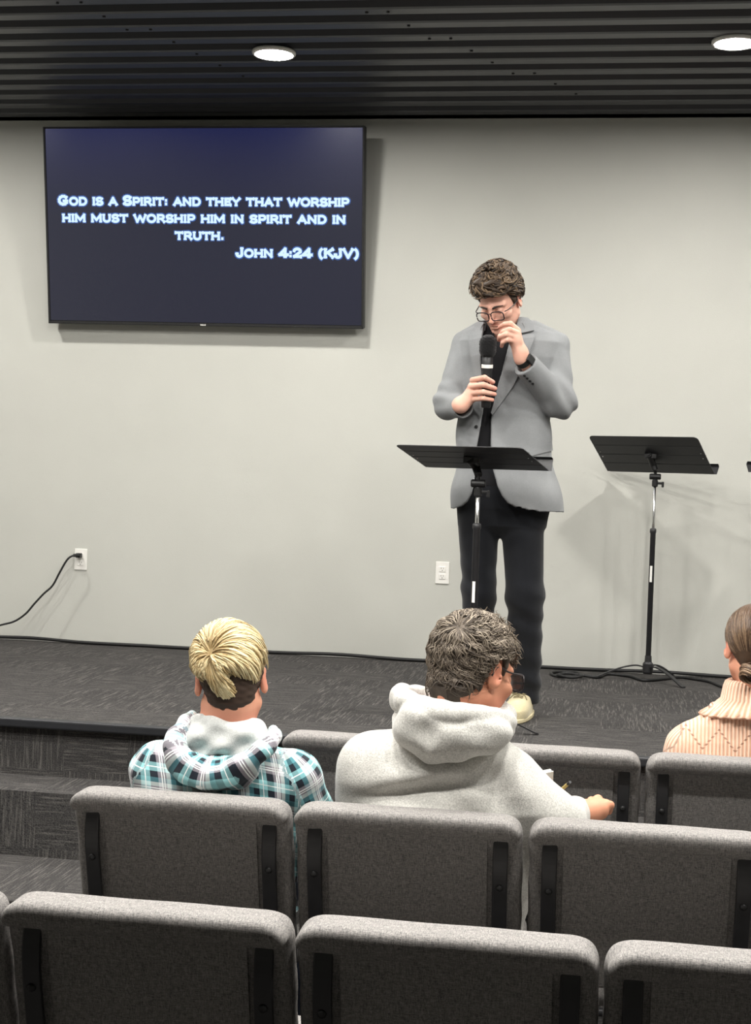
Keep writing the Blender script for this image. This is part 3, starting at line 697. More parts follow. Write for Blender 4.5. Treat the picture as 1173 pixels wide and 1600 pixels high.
def strands(whorl, th0, th1fn, n, lift, rad_, seg=9, swirl=.3, wig=.08, grav=0, curl=0, curlf=3, keep=None, push=None, seed=1, grow=1.0, flat=.5, tone=None, reverse=False):
    """hair locks combed outwards from a whorl over the scalp; head-local points"""
    g = np.random.default_rng(seed); w = np.array(whorl, float); w /= np.linalg.norm(w); e1, e2, _ = frame_of(w)
    al = g.uniform(0, 2*PI, n); a0 = np.arccos(np.clip(g.uniform(np.cos(th0[1]), np.cos(th0[0]), n), -1, 1)); ln = th1fn(al, a0, g)
    t = np.linspace(0, 1, seg)[None]; th = a0[:, None]+ln[:, None]*t
    az = al[:, None]+swirl*g.normal(1, .35, n)[:, None]*t*ln[:, None]+wig*np.sin(t*g.uniform(2, 6, n)[:, None]+g.uniform(0, 6, n)[:, None])*t
    if grav:
        ad = math.atan2(-e2[2], -e1[2]); dl = (ad-al+PI) % (2*PI)-PI; az = az+(grav*dl*np.abs(np.sin(dl)))[:, None]*t**1.6*np.clip(ln/1.2, 0, 1)[:, None]
    u = np.cos(th)[..., None]*w+np.sin(th)[..., None]*(np.cos(az)[..., None]*e1+np.sin(az)[..., None]*e2)
    rr = 1/np.linalg.norm(u/SR, axis=-1); lf = lift(t, g.uniform(0, 1, n)[:, None])
    if curl:
        ph = g.uniform(0, 6.3, n)[:, None]; lf = lf+curl*np.sin(t*curlf*2*PI+ph)*t**.5
        tang = np.gradient(u, axis=1); sd = np.cross(u, tang); sd /= np.linalg.norm(sd, axis=-1)[..., None]+1e-9
    P = SC+u*(rr+lf)[..., None]
    if curl: P = P+sd*(curl*np.cos(t*curlf*2*PI+ph)*t**.5)[..., None]
    if push is not None:
        Q = P.reshape(-1, 3).astype(f32); Q = Q+normals(push, Q)*np.maximum(0, np.repeat(lf, 1, 0).reshape(-1)*.5+.001-push(Q))[:, None]; P = Q.reshape(P.shape).astype(float)
    if keep is not None: ok = keep(P); P, u = P[ok], u[ok]
    m_ = len(P); T = np.gradient(P, axis=1); T /= np.linalg.norm(T, axis=-1)[..., None]+1e-9
    b = np.cross(T, u); b /= np.linalg.norm(b, axis=-1)[..., None]+1e-9; nn = np.cross(b, T)
    r0 = rad_*g.uniform(.6, 1.3, m_)[:, None]*np.clip(1.15-t**3, .12, 1)
    ring = [(1, 0), (0, flat), (-1, 0), (0, -flat)]
    V = np.stack([P+b*(r0*a)[..., None]+nn*(r0*c)[..., None] for a, c in ring], 2)
    base = (np.arange(m_)[:, None]*seg+np.arange(seg-1)[None])*4; F = []
    for k_ in range(4): F.append(np.stack([base+k_, base+(k_+1) % 4, base+4+(k_+1) % 4, base+4+k_], -1).reshape(-1, 4))
    tn = np.repeat(g.uniform(0, 1, m_), seg*4) if tone is None else tone(P, g)
    return V.reshape(-1, 3), np.concatenate(F), tn
def hair_obj(name, parts, shell, c, R, mat, parent, origin, tone0=.3, tonefn=None):
    Vs, Fs, Ts, n0 = [], [], [], 0
    if shell is not None:
        V, F = mesh_sdf(lambda p: shell(p), (-.14, -.15, -.13), (.14, .15, .18), .004); Vs.append(V); Fs.append(F); Ts.append(tonefn(V) if tonefn else np.full(len(V), tone0)); n0 = len(V)
    for V, F, tn in parts: Vs.append(V); Fs.append(F+n0); Ts.append(tn); n0 += len(V)
    V = np.concatenate(Vs)@np.asarray(R).T+np.asarray(c)
    return obj_np(name, V, np.concatenate(Fs), mat, parent, None, True, {'tone': np.concatenate(Ts)}, origin)
def spectacles(c, R, parent, origin, mat, w=.027, h=.019, y=.112, z=.002, dx=.032):
    L = lambda p: np.asarray(R)@np.asarray(p)+np.asarray(c)
    g = MB(); loops = []
    for s in (-1, 1):
        pts = [np.array((s*dx+w*np.sign(cos(t))*abs(cos(t))**.6, y-.12*abs(s*dx+w*cos(t))**1.3*1.2, z+h*np.sign(sin(t))*abs(sin(t))**.65-(.004 if sin(t) < 0 else 0)*abs(cos(t)))) for t in np.linspace(0, 2*PI, 25)]
        loops.append(pts); g.tube([L(p) for p in pts], .0024, 6, False)
        g.tube(catmull([L(p) for p in ((s*(dx+w), y-.018, z+.010), (s*(dx+w+.012), y-.03, z+.011), (s*.079, .03, z+.008), (s*.081, -.008, z+.012), (s*.082, -.026, z-.012))], 4), .0022, 6)
    g.tube(catmull([L(p) for p in ((-.006, y-.004, z+.008), (0, y-.001, z+.011), (.006, y-.004, z+.008))], 3), .0018, 6)
    o = g.build('glasses', mat, parent, smooth=True, origin=origin)
    for pts in loops:
        P = np.array([[L(np.mean(pts, 0)*(1-k_)+np.array(p)*k_) for p in pts] for k_ in (0.02, .5, 1)]); V, F = slab(P, np.asarray(R)@np.array([0, .0012, 0])); obj_np('lens', V, F, M['lens'], o, None, True, None, origin)
    return o

def fingers(p, fs, k=.004):
    d = None
    for pts, rs in fs:
        e = chain(p, pts, rs, .003); d = e if d is None else smin(d, e, k)
    return d
def A(*L): return [at(*q) for q in L]
def lo_hi(*pts, pad=.12): P = np.array(pts); return P.min(0)-pad, P.max(0)+pad

# ---------------------------------------------------------------- the man on the stage
def make_speaker():
    Y0 = 6.0
    hc = at(781, 471, 5.93); R = head_R(PI-.0+rad(-20)*-1*-1, rad(35), rad(-2))
    O = at(795, 1110, 6.0); O = np.array([O[0], 6.0, STAGE])
    shR, elR, wrR = at(728, 548, Y0), at(702, 630, Y0-.07), at(719, 634, Y0-.225)      # his right arm, at the left of the picture
    shL, elL, wrL = at(864, 550, Y0), at(874, 628, Y0-.06), at(815, 560, Y0-.235)
    hipA, kneeA, ankA = at(747, 790, Y0), at(748, 925, Y0-.02), at(748, 1095, Y0+.03)
    hipB, kneeB, ankB = at(815, 790, Y0), at(820, 930, Y0-.03), at(821, 1085, Y0+.06)
    # microphone axis
    m0, m1 = at(759, 637, 5.765), at(762, 541, 5.735)
    fr = [([at(738, 594, 5.775), at(757, 590, 5.722), at(770, 597, 5.745)], [.0115, .0105, .0085]), ([at(735, 604, 5.775), at(755, 601, 5.722), at(773, 607, 5.748)], [.012, .011, .009]),
          ([at(735, 614.5, 5.778), at(755, 612.5, 5.726), at(772.5, 616, 5.75)], [.0115, .0105, .0085]), ([at(738, 624, 5.782), at(755, 622.5, 5.735), at(769, 625, 5.755)], [.0105, .0095, .0078]),
          ([at(731, 622, 5.80), at(746, 608, 5.808), at(766, 598, 5.802)], [.014, .012, .0095])]
    dz = -.012
    fl_ = [([at(809, 516, 5.74), at(797, 505.5, 5.722), at(788, 506.5, 5.735), at(780.5, 511, 5.758)], [.0115, .0105, .0095, .0075]), ([at(808, 521, 5.732), at(796, 515, 5.706), at(787, 518, 5.722), at(782, 522, 5.745)], [.0115, .0108, .0095, .008]),
           ([at(806, 527, 5.728), at(791, 522.5, 5.70), at(781, 525.5, 5.712), at(779, 531, 5.735)], [.0112, .0105, .0095, .008]), ([at(803, 533, 5.73), at(793, 531, 5.705), at(785, 535, 5.716), at(783.5, 541, 5.732)], [.0102, .0095, .0085, .0072]),
           ([at(808, 540, 5.752), at(797, 528, 5.765), at(785, 518, 5.768)], [.013, .0115, .009])]
    palmR = [at(722, 631, 5.785), at(735, 617, 5.79)]; palmL = [at(813, 551, 5.758), at(805, 530, 5.742)]
    nb, nt_ = at(780, 528, Y0+.01), hc+R@np.array([0, -.02, -.05])
    def body(p):
        d = head_sdf(p, hc, R); d = smin(d, cone(p, nb, nt_, .062, .056), .03)
        d = smin(d, loft(p, [(1.42, -.42, Y0, .13, .09), (1.62, -.42, Y0, .135, .09), (1.95, -.42, Y0, .165, .10), (2.12, -.42, Y0, .16, .085), (2.2, -.42, Y0+.01, .07, .06)], 2), .03)
        for s_, e_, w_ in ((shR, elR, wrR), (shL, elL, wrL)):
            d = smin(d, chain(p, [s_, e_, w_], [.05, .042, .027], .02), .02)
        for h_, k_, a_ in ((hipA, kneeA, ankA), (hipB, kneeB, ankB)): d = smin(d, chain(p, [h_, k_, a_], [.07, .05, .038], .02), .03)
        # palms: flattened, rounded
        d = smin(d, chain(p, [wrR, palmR[0], palmR[1], at(738, 603, 5.785)], [.027, .028, .024, .017], .015), .015); d = smin(d, cone(p, palmR[0], at(739, 622, 5.785), .024, .014), .012)
        d = smin(d, chain(p, [wrL, palmL[0], palmL[1], at(808, 521, 5.742)], [.027, .027, .025, .015], .015), .015); d = smin(d, cone(p, palmL[0], at(803, 532, 5.74), .025, .014), .012)
        return smin(d, smin(fingers(p, fr), fingers(p, fl_), .001), .006)
    def at_body(V):
        tn = head_tint(V, hc, R, .7)
        for fs in (fr, fl_):
            for pts, rs in fs: tn = np.maximum(tn, .35*np.clip(1.3-np.abs(cone(V, pts[-1], pts[-1], rs[-1], rs[-1]))/.012, 0, 1))
        return {'tint': tn}
    man = sdf_obj('person', body, (-.86, 5.60, .62), (-.02, 6.2, 2.52), .0042, M['skin_fair'], None, O, at_body, loc=O)
    tag(man, 'standing man in grey blazer and glasses with bowed head, speaking on the stage', 'person')
    # jacket
    def Rw(py, xl, xr, ry, dy=0): a, b = at(xl, py, Y0), at(xr, py, Y0); return ((a[2]+b[2])/2, (a[0]+b[0])/2, Y0+dy, (b[0]-a[0])/2, ry)
    rows = [Rw(797, 704, 881, .150), Rw(750, 709, 872, .142), Rw(700, 713, 862, .132), Rw(655, 715, 859, .130), Rw(600, 714, 870, .138), Rw(560, 711, 880, .132), Rw(535, 714, 880, .115), Rw(520, 724, 868, .095), Rw(508, 748, 838, .08), Rw(497, 757, 826, .072)]
    bottom = rows[0][0]
    def torso(p): return loft(p, rows, 2.4)
    cufR, cufL = at(722, 636, Y0-.20), at(823, 572, Y0-.20)
    ez = [at(790, py, Y0)[2] for py in (830, 797, 792, 785, 774, 760, 735, 697, 660, 640, 600, 560, 530, 505, 470)]
    xl = [at(x, py, Y0-.13)[0] for x, py in ((690, 830), (708, 797), (722, 792), (730, 785), (736, 774), (740, 760), (743, 735), (745, 697), (752, 660), (755, 640), (754, 600), (750, 560), (752, 530), (757, 505), (760, 470))]
    xr_ = [at(x, py, Y0-.13)[0] for x, py in ((875, 830), (848, 797), (808, 792), (793, 785), (784, 774), (777, 760), (770, 735), (766, 697), (766, 660), (769, 640), (779, 600), (790, 560), (797, 530), (806, 505), (812, 470))]
    ez, xl, xr_ = ez[:], np.array(xl), np.array(xr_)
    def sleeves(p):
        a = chain(p, [shR, elR, cufR], [.064, .058, .044], .04); b = chain(p, [shL, elL, cufL], [.066, .061, .051], .04)
        a = smin(a, cone(p, at(723, 533, Y0), at(752, 521, Y0), .040, .05), .02); b = smin(b, cone(p, at(873, 536, Y0), at(832, 520, Y0), .042, .05), .02)
        fa = .006*np.sin(((p-elR.astype(f32))@np.array([.5, .4, 1.0], f32))*95)*np.exp(-((p-elR.astype(f32))**2).sum(1)/.008)
        fb = .008*np.sin(((p-elL.astype(f32))@np.array([.9, .3, .7], f32))*85)*np.exp(-((p-elL.astype(f32))**2).sum(1)/.010)
        return np.minimum(a+fa.astype(f32), b+fb.astype(f32))
    def cut_cuff(p, d):
        for e_, c_, w_ in ((elR, cufR, wrR), (elL, cufL, wrL)):
            ax = (c_-e_)/np.linalg.norm(c_-e_); s_ = (p-np.asarray(c_, f32))@ax.astype(f32)-.012
            near = np.linalg.norm(p-np.asarray(c_, f32), axis=1) < .11
            d = np.where(near, np.maximum(d, s_), d); r_ = np.linalg.norm(p-np.asarray(c_, f32)-s_[:, None]*ax.astype(f32), axis=1)
            d = np.where(near, np.maximum(d, -cone(p, c_-ax*.03, c_+ax*.05, .034, .037)), d)
        return d
    def jk_raw(p):
        t = torso(p)
        # soft drape folds
        t = t-wob(p, 16, .004, .7)
        sl = cut_cuff(p, sleeves(p)); return t, sl
    def jacket(p):
        t, sl = jk_raw(p); inner = loft(p, [(z, cx, cy, rx-.014, ry-.014) for z, cx, cy, rx, ry in rows], 2.4)
        inner = np.where(p[:, 2] < bottom+.03, np.minimum(inner, .001*0+inner), inner)
        sh = np.maximum(t, -np.maximum(inner, -.06))
        sh = np.maximum(t, -inner)
        z = p[:, 2]; l = np.interp(z, ez, xl) if ez[0] < ez[-1] else np.interp(z, ez[::-1], xl[::-1]); r = np.interp(z, ez, xr_) if ez[0] < ez[-1] else np.interp(z, ez[::-1], xr_[::-1])
        op = np.maximum(np.maximum(l-p[:, 0], p[:, 0]-r), p[:, 1]-(Y0+.0)).astype(f32)
        sh = smax(sh, -op, .008)
        nh = -cone(p, at(780, 545, Y0), at(779, 470, Y0-.01), .060, .075); sh = smax(sh, nh, .006)
        return smin(sh, sl, .007)
    sdf_obj('jacket', jacket, (-.82, 5.70, 1.42), (-.06, 6.22, 2.27), .0052, M['blazer'], man, O)
    def jk_out(p): t, sl = jk_raw(p); return smin(t, sl, .018)
    B_ = M['blazer']
    # lapels and collar
    front = lambda p: torso(p)-wob(p, 16, .004, .7)
    patch('lapel', [(803, 528), (796, 548), (788, 575), (779, 605), (768, 644)], [(832, 524), (834, 530), (818, 570), (801, 605), (770, 648)], front, Y0-.25, B_, man, O, .009, 24, 8, .004)
    patch('lapel_collar', [(812, 498), (808, 510), (803, 526)], [(822, 500), (832, 510), (833, 519)], front, Y0-.25, B_, man, O, .009, 24, 8, .005)
    patch('lapel', [(757, 506), (753, 530), (751, 560), (754, 602), (755, 644)], [(744, 512), (733, 528), (738, 560), (746, 602), (754, 648)], front, Y0-.25, B_, man, O, .009, 24, 8, .004)
    cpts = [at(757, 512, Y0-.085), at(749, 514, Y0-.03), at(755, 508, Y0+.055), at(785, 504, Y0+.08), at(817, 503, Y0+.045), at(822, 507, Y0-.03), at(814, 512, Y0-.085)]
    cc = catmull(cpts, 4); upv = np.array([0, 0, 1.0]); ctr = at(785, 480, Y0)
    Pc = []
    for q in cc:
        inw = ctr-q; inw[2] = 0; inw /= np.linalg.norm(inw); Pc.append([q+inw*a+upv*b for a, b in ((.004, -.012), (.007, .006), (.004, .016), (-.006, .016), (-.016, .004), (-.024, -.012))])
    V, F = slab(np.array(Pc), np.zeros(3)+np.array([0, 0, .0035])); obj_np('collar', V, F, B_, man, None, True, None, O)
    patch('pocket_flap', [(812, 704), (835, 698), (861, 691)], [(814, 716), (836, 711), (862, 704)], front, Y0-.25, B_, man, O, .003)
    def button(px, py, f, r=.007):
        P = at(px, py, Y0-.42).astype(f32)[None]; d_ = (P-CAM)/np.linalg.norm(P-CAM)
        for _ in range(60): P = P+d_.astype(f32)*(f(P)*.7)[:, None]
        nn = normals(f, P)[0]; P = P[0]; MB().lathe(P-nn*.002, P+nn, [(0, r), (.004, r), (.0052, r*.6)], 12).build('button', M['black_plastic'], man, origin=O)
    button(744, 667, front, .0075)
    for i in range(4): button(819+i*4.4, 587+i*4.2, sleeves, .0055)
    # shirt
    srows = [Rw(770, 715, 858, .112), Rw(700, 718, 856, .112), Rw(600, 722, 862, .118), Rw(545, 724, 866, .108), Rw(520, 742, 850, .08), Rw(506, 752, 822, .066)]
    def shirt(p):
        d = loft(p, srows, 2.2)-wob(p, 22, .002, .2); d = smin(d, cone(p, at(779, 530, Y0), at(779, 512, Y0-.02), .068, .064), .02)
        return smax(d, -ell(p, hc+R@np.array([0, .05, -.12]), (.035, .07, .04)), .01)
    sdf_obj('shirt', shirt, (-.68, 5.8, 1.58), (-.12, 6.16, 2.26), .006, M['black_shirt'], man, O)
    for s_, L_ in ((-1, [(772, 520), (770, 540), (764, 556)]), (1, [(784, 520), (792, 540), (790, 560)])):
        patch('shirt_collar', L_, [(q[0]+12*s_ if i else q[0]+8*s_, q[1]+4) for i, q in enumerate(L_)], shirt, Y0-.2, M['black_shirt'], man, O, .004)
    # trousers
    def trousers(p):
        d = loft(p, [(at(785, 838, Y0)[2], -.415, Y0+.01, .08, .05), (at(785, 822, Y0)[2], -.415, Y0+.01, .16, .10), (at(785, 795, Y0)[2], -.41, Y0+.012, .174, .12), (at(785, 728, Y0)[2], -.412, Y0, .172, .116)], 2.3)
        a = chain(p, [hipA, kneeA, ankA], [.088, .066, .058], .03); b = chain(p, [hipB+np.array([0, 0, 0]), kneeB, ankB], [.090, .074, .060], .03)
        fa = lambda c_, am, ph: (am*np.sin((p[:, 2]*70+p[:, 0]*28+ph))*np.exp(-((p[:, 2]-c_)/.12)**2)).astype(f32)
        zk = kneeB[2]; za = ankB[2]
        b = b+fa(zk-.09, .0035, 0)+fa(za+.06, .005, 1); a = a+fa(zk, .003, 2)
        d = smin(d, smin(a, b, .008), .03)
        for q_ in (ankA, ankB):
            d = np.maximum(d, np.where((np.abs(p[:, 0]-q_[0]) < .1) & (p[:, 2] < STAGE+.3), STAGE+.055-p[:, 2], -1).astype(f32))
        return d
    sdf_obj('trousers', trousers, (-.72, 5.82, .64), (-.14, 6.2, 1.72), .006, M['black_trousers'], man, O)
    # shoes
    def shoe(an, yaw):
        c_, s_ = cos(yaw), sin(yaw); Rr = np.array([[c_, -s_, 0], [s_, c_, 0], [0, 0, 1]]); base = np.array([an[0], an[1], STAGE])
        def up(p):
            q = (p-base.astype(f32))@Rr.astype(f32)
            d = loft(q, [(.014, 0, -.085, .050, .165), (.05, 0, -.082, .049, .160), (.075, 0, -.05, .045, .118), (.10, 0, -.01, .042, .066), (.118, 0, .01, .040, .055)], 2.2)
            d = smin(d, ell(q, (0, -.17, .045), (.044, .065, .042)), .03); d = smax(d, .014-q[:, 2], .004)
            return smax(d, -ell(q, (0, .012, .125), (.034, .045, .03)), .008)
        lo, hi = base+[-.2, -.3, -.02], base+[.2, .15, .15]
        sh = sdf_obj('shoe', up, lo, hi, .0045, M['suede'], man, O)
        L = lambda q: base+Rr@np.array(q)
        def so(p):
            q = (p-base.astype(f32))@Rr.astype(f32); d = loft(q, [(.001, 0, -.083, .053, .172), (.020, 0, -.083, .0545, .174)], 2.3); return d
        sdf_obj('sole', so, lo, hi, .004, M['sole'], sh, None, loc=None, newton=1) if False else obj_np('sole', *mesh_sdf(so, lo, hi, .004), M['sole'], sh, None, True, None, O)
        lc = MB()
        def on(x, y_):
            P = np.array([L((x, y_, .2))], f32)
            for _ in range(40): P = P-np.array([[0, 0, 1]], f32)*(up(P)*.7)[:, None]
            return P[0]+[0, 0, .0015]
        for k_ in range(4):
            y_ = -.075-.018*k_; lc.tube(catmull([on(x, y_+.006*(x > 0)) for x in (-.018, -.008, .008, .018)], 3), .0022, 5)
            if k_ < 3: lc.tube(catmull([on(-.018, y_), on(0, y_-.009), on(.018, y_-.018)], 3), .0022, 5)
        for s2 in (-1, 1):
            lc.tube(catmull([on(0, -.07), on(s2*.018, -.062)+[0, -.004, .008], on(s2*.032, -.075)+[0, 0, .004], on(s2*.012, -.085)+[0, 0, .003]], 4), .002, 5)
            lc.tube(catmull([on(0, -.07), on(s2*.02, -.09)+[0, 0, .003], on(s2*.036, -.12)+[0, 0, .002]], 4), .002, 5)
        lc.build('laces', M['lace'], sh, smooth=True, origin=O)
    shoe(ankB+np.array([-.012, .02, 0]), rad(-6)); shoe(ankA, rad(-14))
    # hair
    def shell(p):
        d = ell(p, SC+[0, 0, .004], SR+.005)-(wob(p, 60, .006, .4)+wob(p, 130, .003, 1.2)); y_ = p[:, 1]
        zl = np.interp(y_, [-.12, -.06, -.012, .02, .04, .055, .12], [-.075, -.06, .012, -.012, .045, .078, .088]).astype(f32)
        d = smax(d, zl-p[:, 2], .008); return smin(d, ell(p, (.006, .040, .110), (.056, .058, .033))-wob(p, 75, .008, .2), .02)
    keep = lambda P: (P[:, :, 2] > np.interp(P[:, :, 1], [-.12, -.06, 0, .03, .06, .14], [-.06, -.05, .02, .035, .066, .074])).all(1)
    curls = strands((.1, -.2, 1), (.0, 1.75), lambda al, a0, g: g.uniform(.18, .42, len(al)), 1500, lambda t, q: .008+.017*q*np.clip(1.2-t, .3, 1)+.004*t, .0040, 8, 1.4, .5, 0, .0055, 1.1, keep, None, 3)
    front = strands((.0, .35, 0.95), (.0, .85), lambda al, a0, g: g.uniform(.2, .4, len(al)), 900, lambda t, q: .022+.020*q-.006*t, .0046, 8, 2.0, .6, 0, .0065, 1.2, keep, None, 5)
    sides = strands((0, -.2, 1), (1.1, 1.9), lambda al, a0, g: g.uniform(.12, .25, len(al)), 900, lambda t, q: .006+.006*q, .002, 6, .3, .3, 0, 0, 1, keep, None, 6)
    hair_obj('hair', [curls, front, sides], shell, hc, R, M['hair_brown'], man, O, .22)
    eb = MB()
    for s in (-1, 1):
        P = np.array([(s*.012, .10, .020), (s*.03, .098, .0265), (s*.05, .08, .021)])@R.T+hc; P = catmull(P, 4); eb.tube(P, np.interp(np.linspace(0, 1, len(P)), [0, .3, 1], [.0035, .0045, .0015]), 6)
    e = eb.build('eyebrows', M['hair_brown'], man, smooth=True, origin=O)
    spectacles(hc, R, man, O, M['frame'], .0265, .0185, .116, -.006)
    # watch
    ax = wrL-elL; ax /= np.linalg.norm(ax); u, v, _ = frame_of(ax); wc = at(818, 563, 5.772)
    wt = MB()
    P = np.array([[wc+ax*a+.0315*(cos(t)*u+sin(t)*v) for a in (-.011, 0, .011)] for t in np.linspace(0, 2*PI, 25)]); V, F = slab(P, np.array([[.002*(cos(t)*u+sin(t)*v)]*3 for t in np.linspace(0, 2*PI, 25)])); wt.add(V, F)
    w_o = wt.build('wristwatch', M['rubber'], man, smooth=False, origin=O)
    fd = np.array([.55, -.8, .25]); fd -= ax*(fd@ax); fd /= np.linalg.norm(fd); sd = np.cross(ax, fd); Rw_ = np.stack([ax, sd, fd], 1)
    bevel(MB().box(wc+fd*.036, (.019, .016, .005), Rw_).build('watch_case', M['black_plastic'], w_o, origin=O), .003)
    # microphone: held, so a thing of its own
    mic = thing('microphone', 'black handheld microphone with foam windscreen held by the grey blazer man', 'microphone', tuple(m0))
    d_ = m1-m0; Lm = np.linalg.norm(d_); d_ = d_/Lm; top = m0+d_*(Lm-.03)
    MB().lathe((0, 0, 0), d_, [(0, .016), (.004, .0185), (.09, .019), (.16, .0205), (Lm-.03, .022)], 20).build('body', M['black_plastic'], mic, smooth=True)
    MB().lathe(d_*(Lm-.085), d_, [(0, .0212), (.001, .0222), (.013, .0226), (.014, .0216)], 20).build('label_band', M['white_plastic'], mic)
    fn_ = np.array([0.35, -1, 0]); fn_ -= d_*(fn_@d_); fn_ /= np.linalg.norm(fn_)
    MB().box(d_*(Lm-.115)+fn_*.0205, (.003, .003, .008), np.stack([np.cross(d_, fn_), fn_, d_], 1)).build('switch', M['black_metal'], mic)
    MB().box(d_*(Lm-.132)+fn_*.0205, (.0018, .002, .003), np.stack([np.cross(d_, fn_), fn_, d_], 1)).build('indicator', M['white_plastic'], mic)
    def ws(p): return chain(p, [d_*(Lm-.016), d_*(Lm+.012)], [.033, .0335], .002)-wob(p, 300, .0012)
    mid = d_*Lm; sdf_obj('windscreen', ws, mid-.07, mid+.07, .004, M['foam'], mic)
make_speaker()

# ---------------------------------------------------------------- seated audience: shared lower body
def seated_legs(p, x, yb, foot_z=0.0, reach=.42, r=1.0, spread=.10):
    d = None
    for s in (-1, 1):
        h, k, a = (x+s*.085, yb+.02, .55), (x+s*spread, yb+reach, .545), (x+s*spread, yb+reach+.03, foot_z+.07)
        e = chain(p, [np.array(h), np.array(k), np.array(a)], [.085*r, .066*r, .045*r], .03); d = e if d is None else smin(d, e, .03)
    return smin(d, ell(p, (x, yb, .56), (.165*r, .115*r, .085)), .05)
def seated_feet(o, O, x, yb, foot_z=0.0, reach=.42, spread=.10):
    for s in (-1, 1):
        c = np.array([x+s*spread, yb+reach+.10, foot_z])
        def sh(p): return smax(smin(ell(p, c+[0, .03, .035], (.048, .14, .045)), cone(p, c+[0, -.07, .05], c+[0, -.07, .10], .045, .045), .03), c[2]+.004-p[:, 2], .01)
        sdf_obj('shoe', sh, c+[-.12, -.2, -.02], c+[.12, .25, .2], .008, M['rubber'], o, O)
def spiral_uv(V, c0, ax):
    u, v, d = frame_of(ax); q = V-np.asarray(c0); return np.arctan2(q@v, q@u), q@d

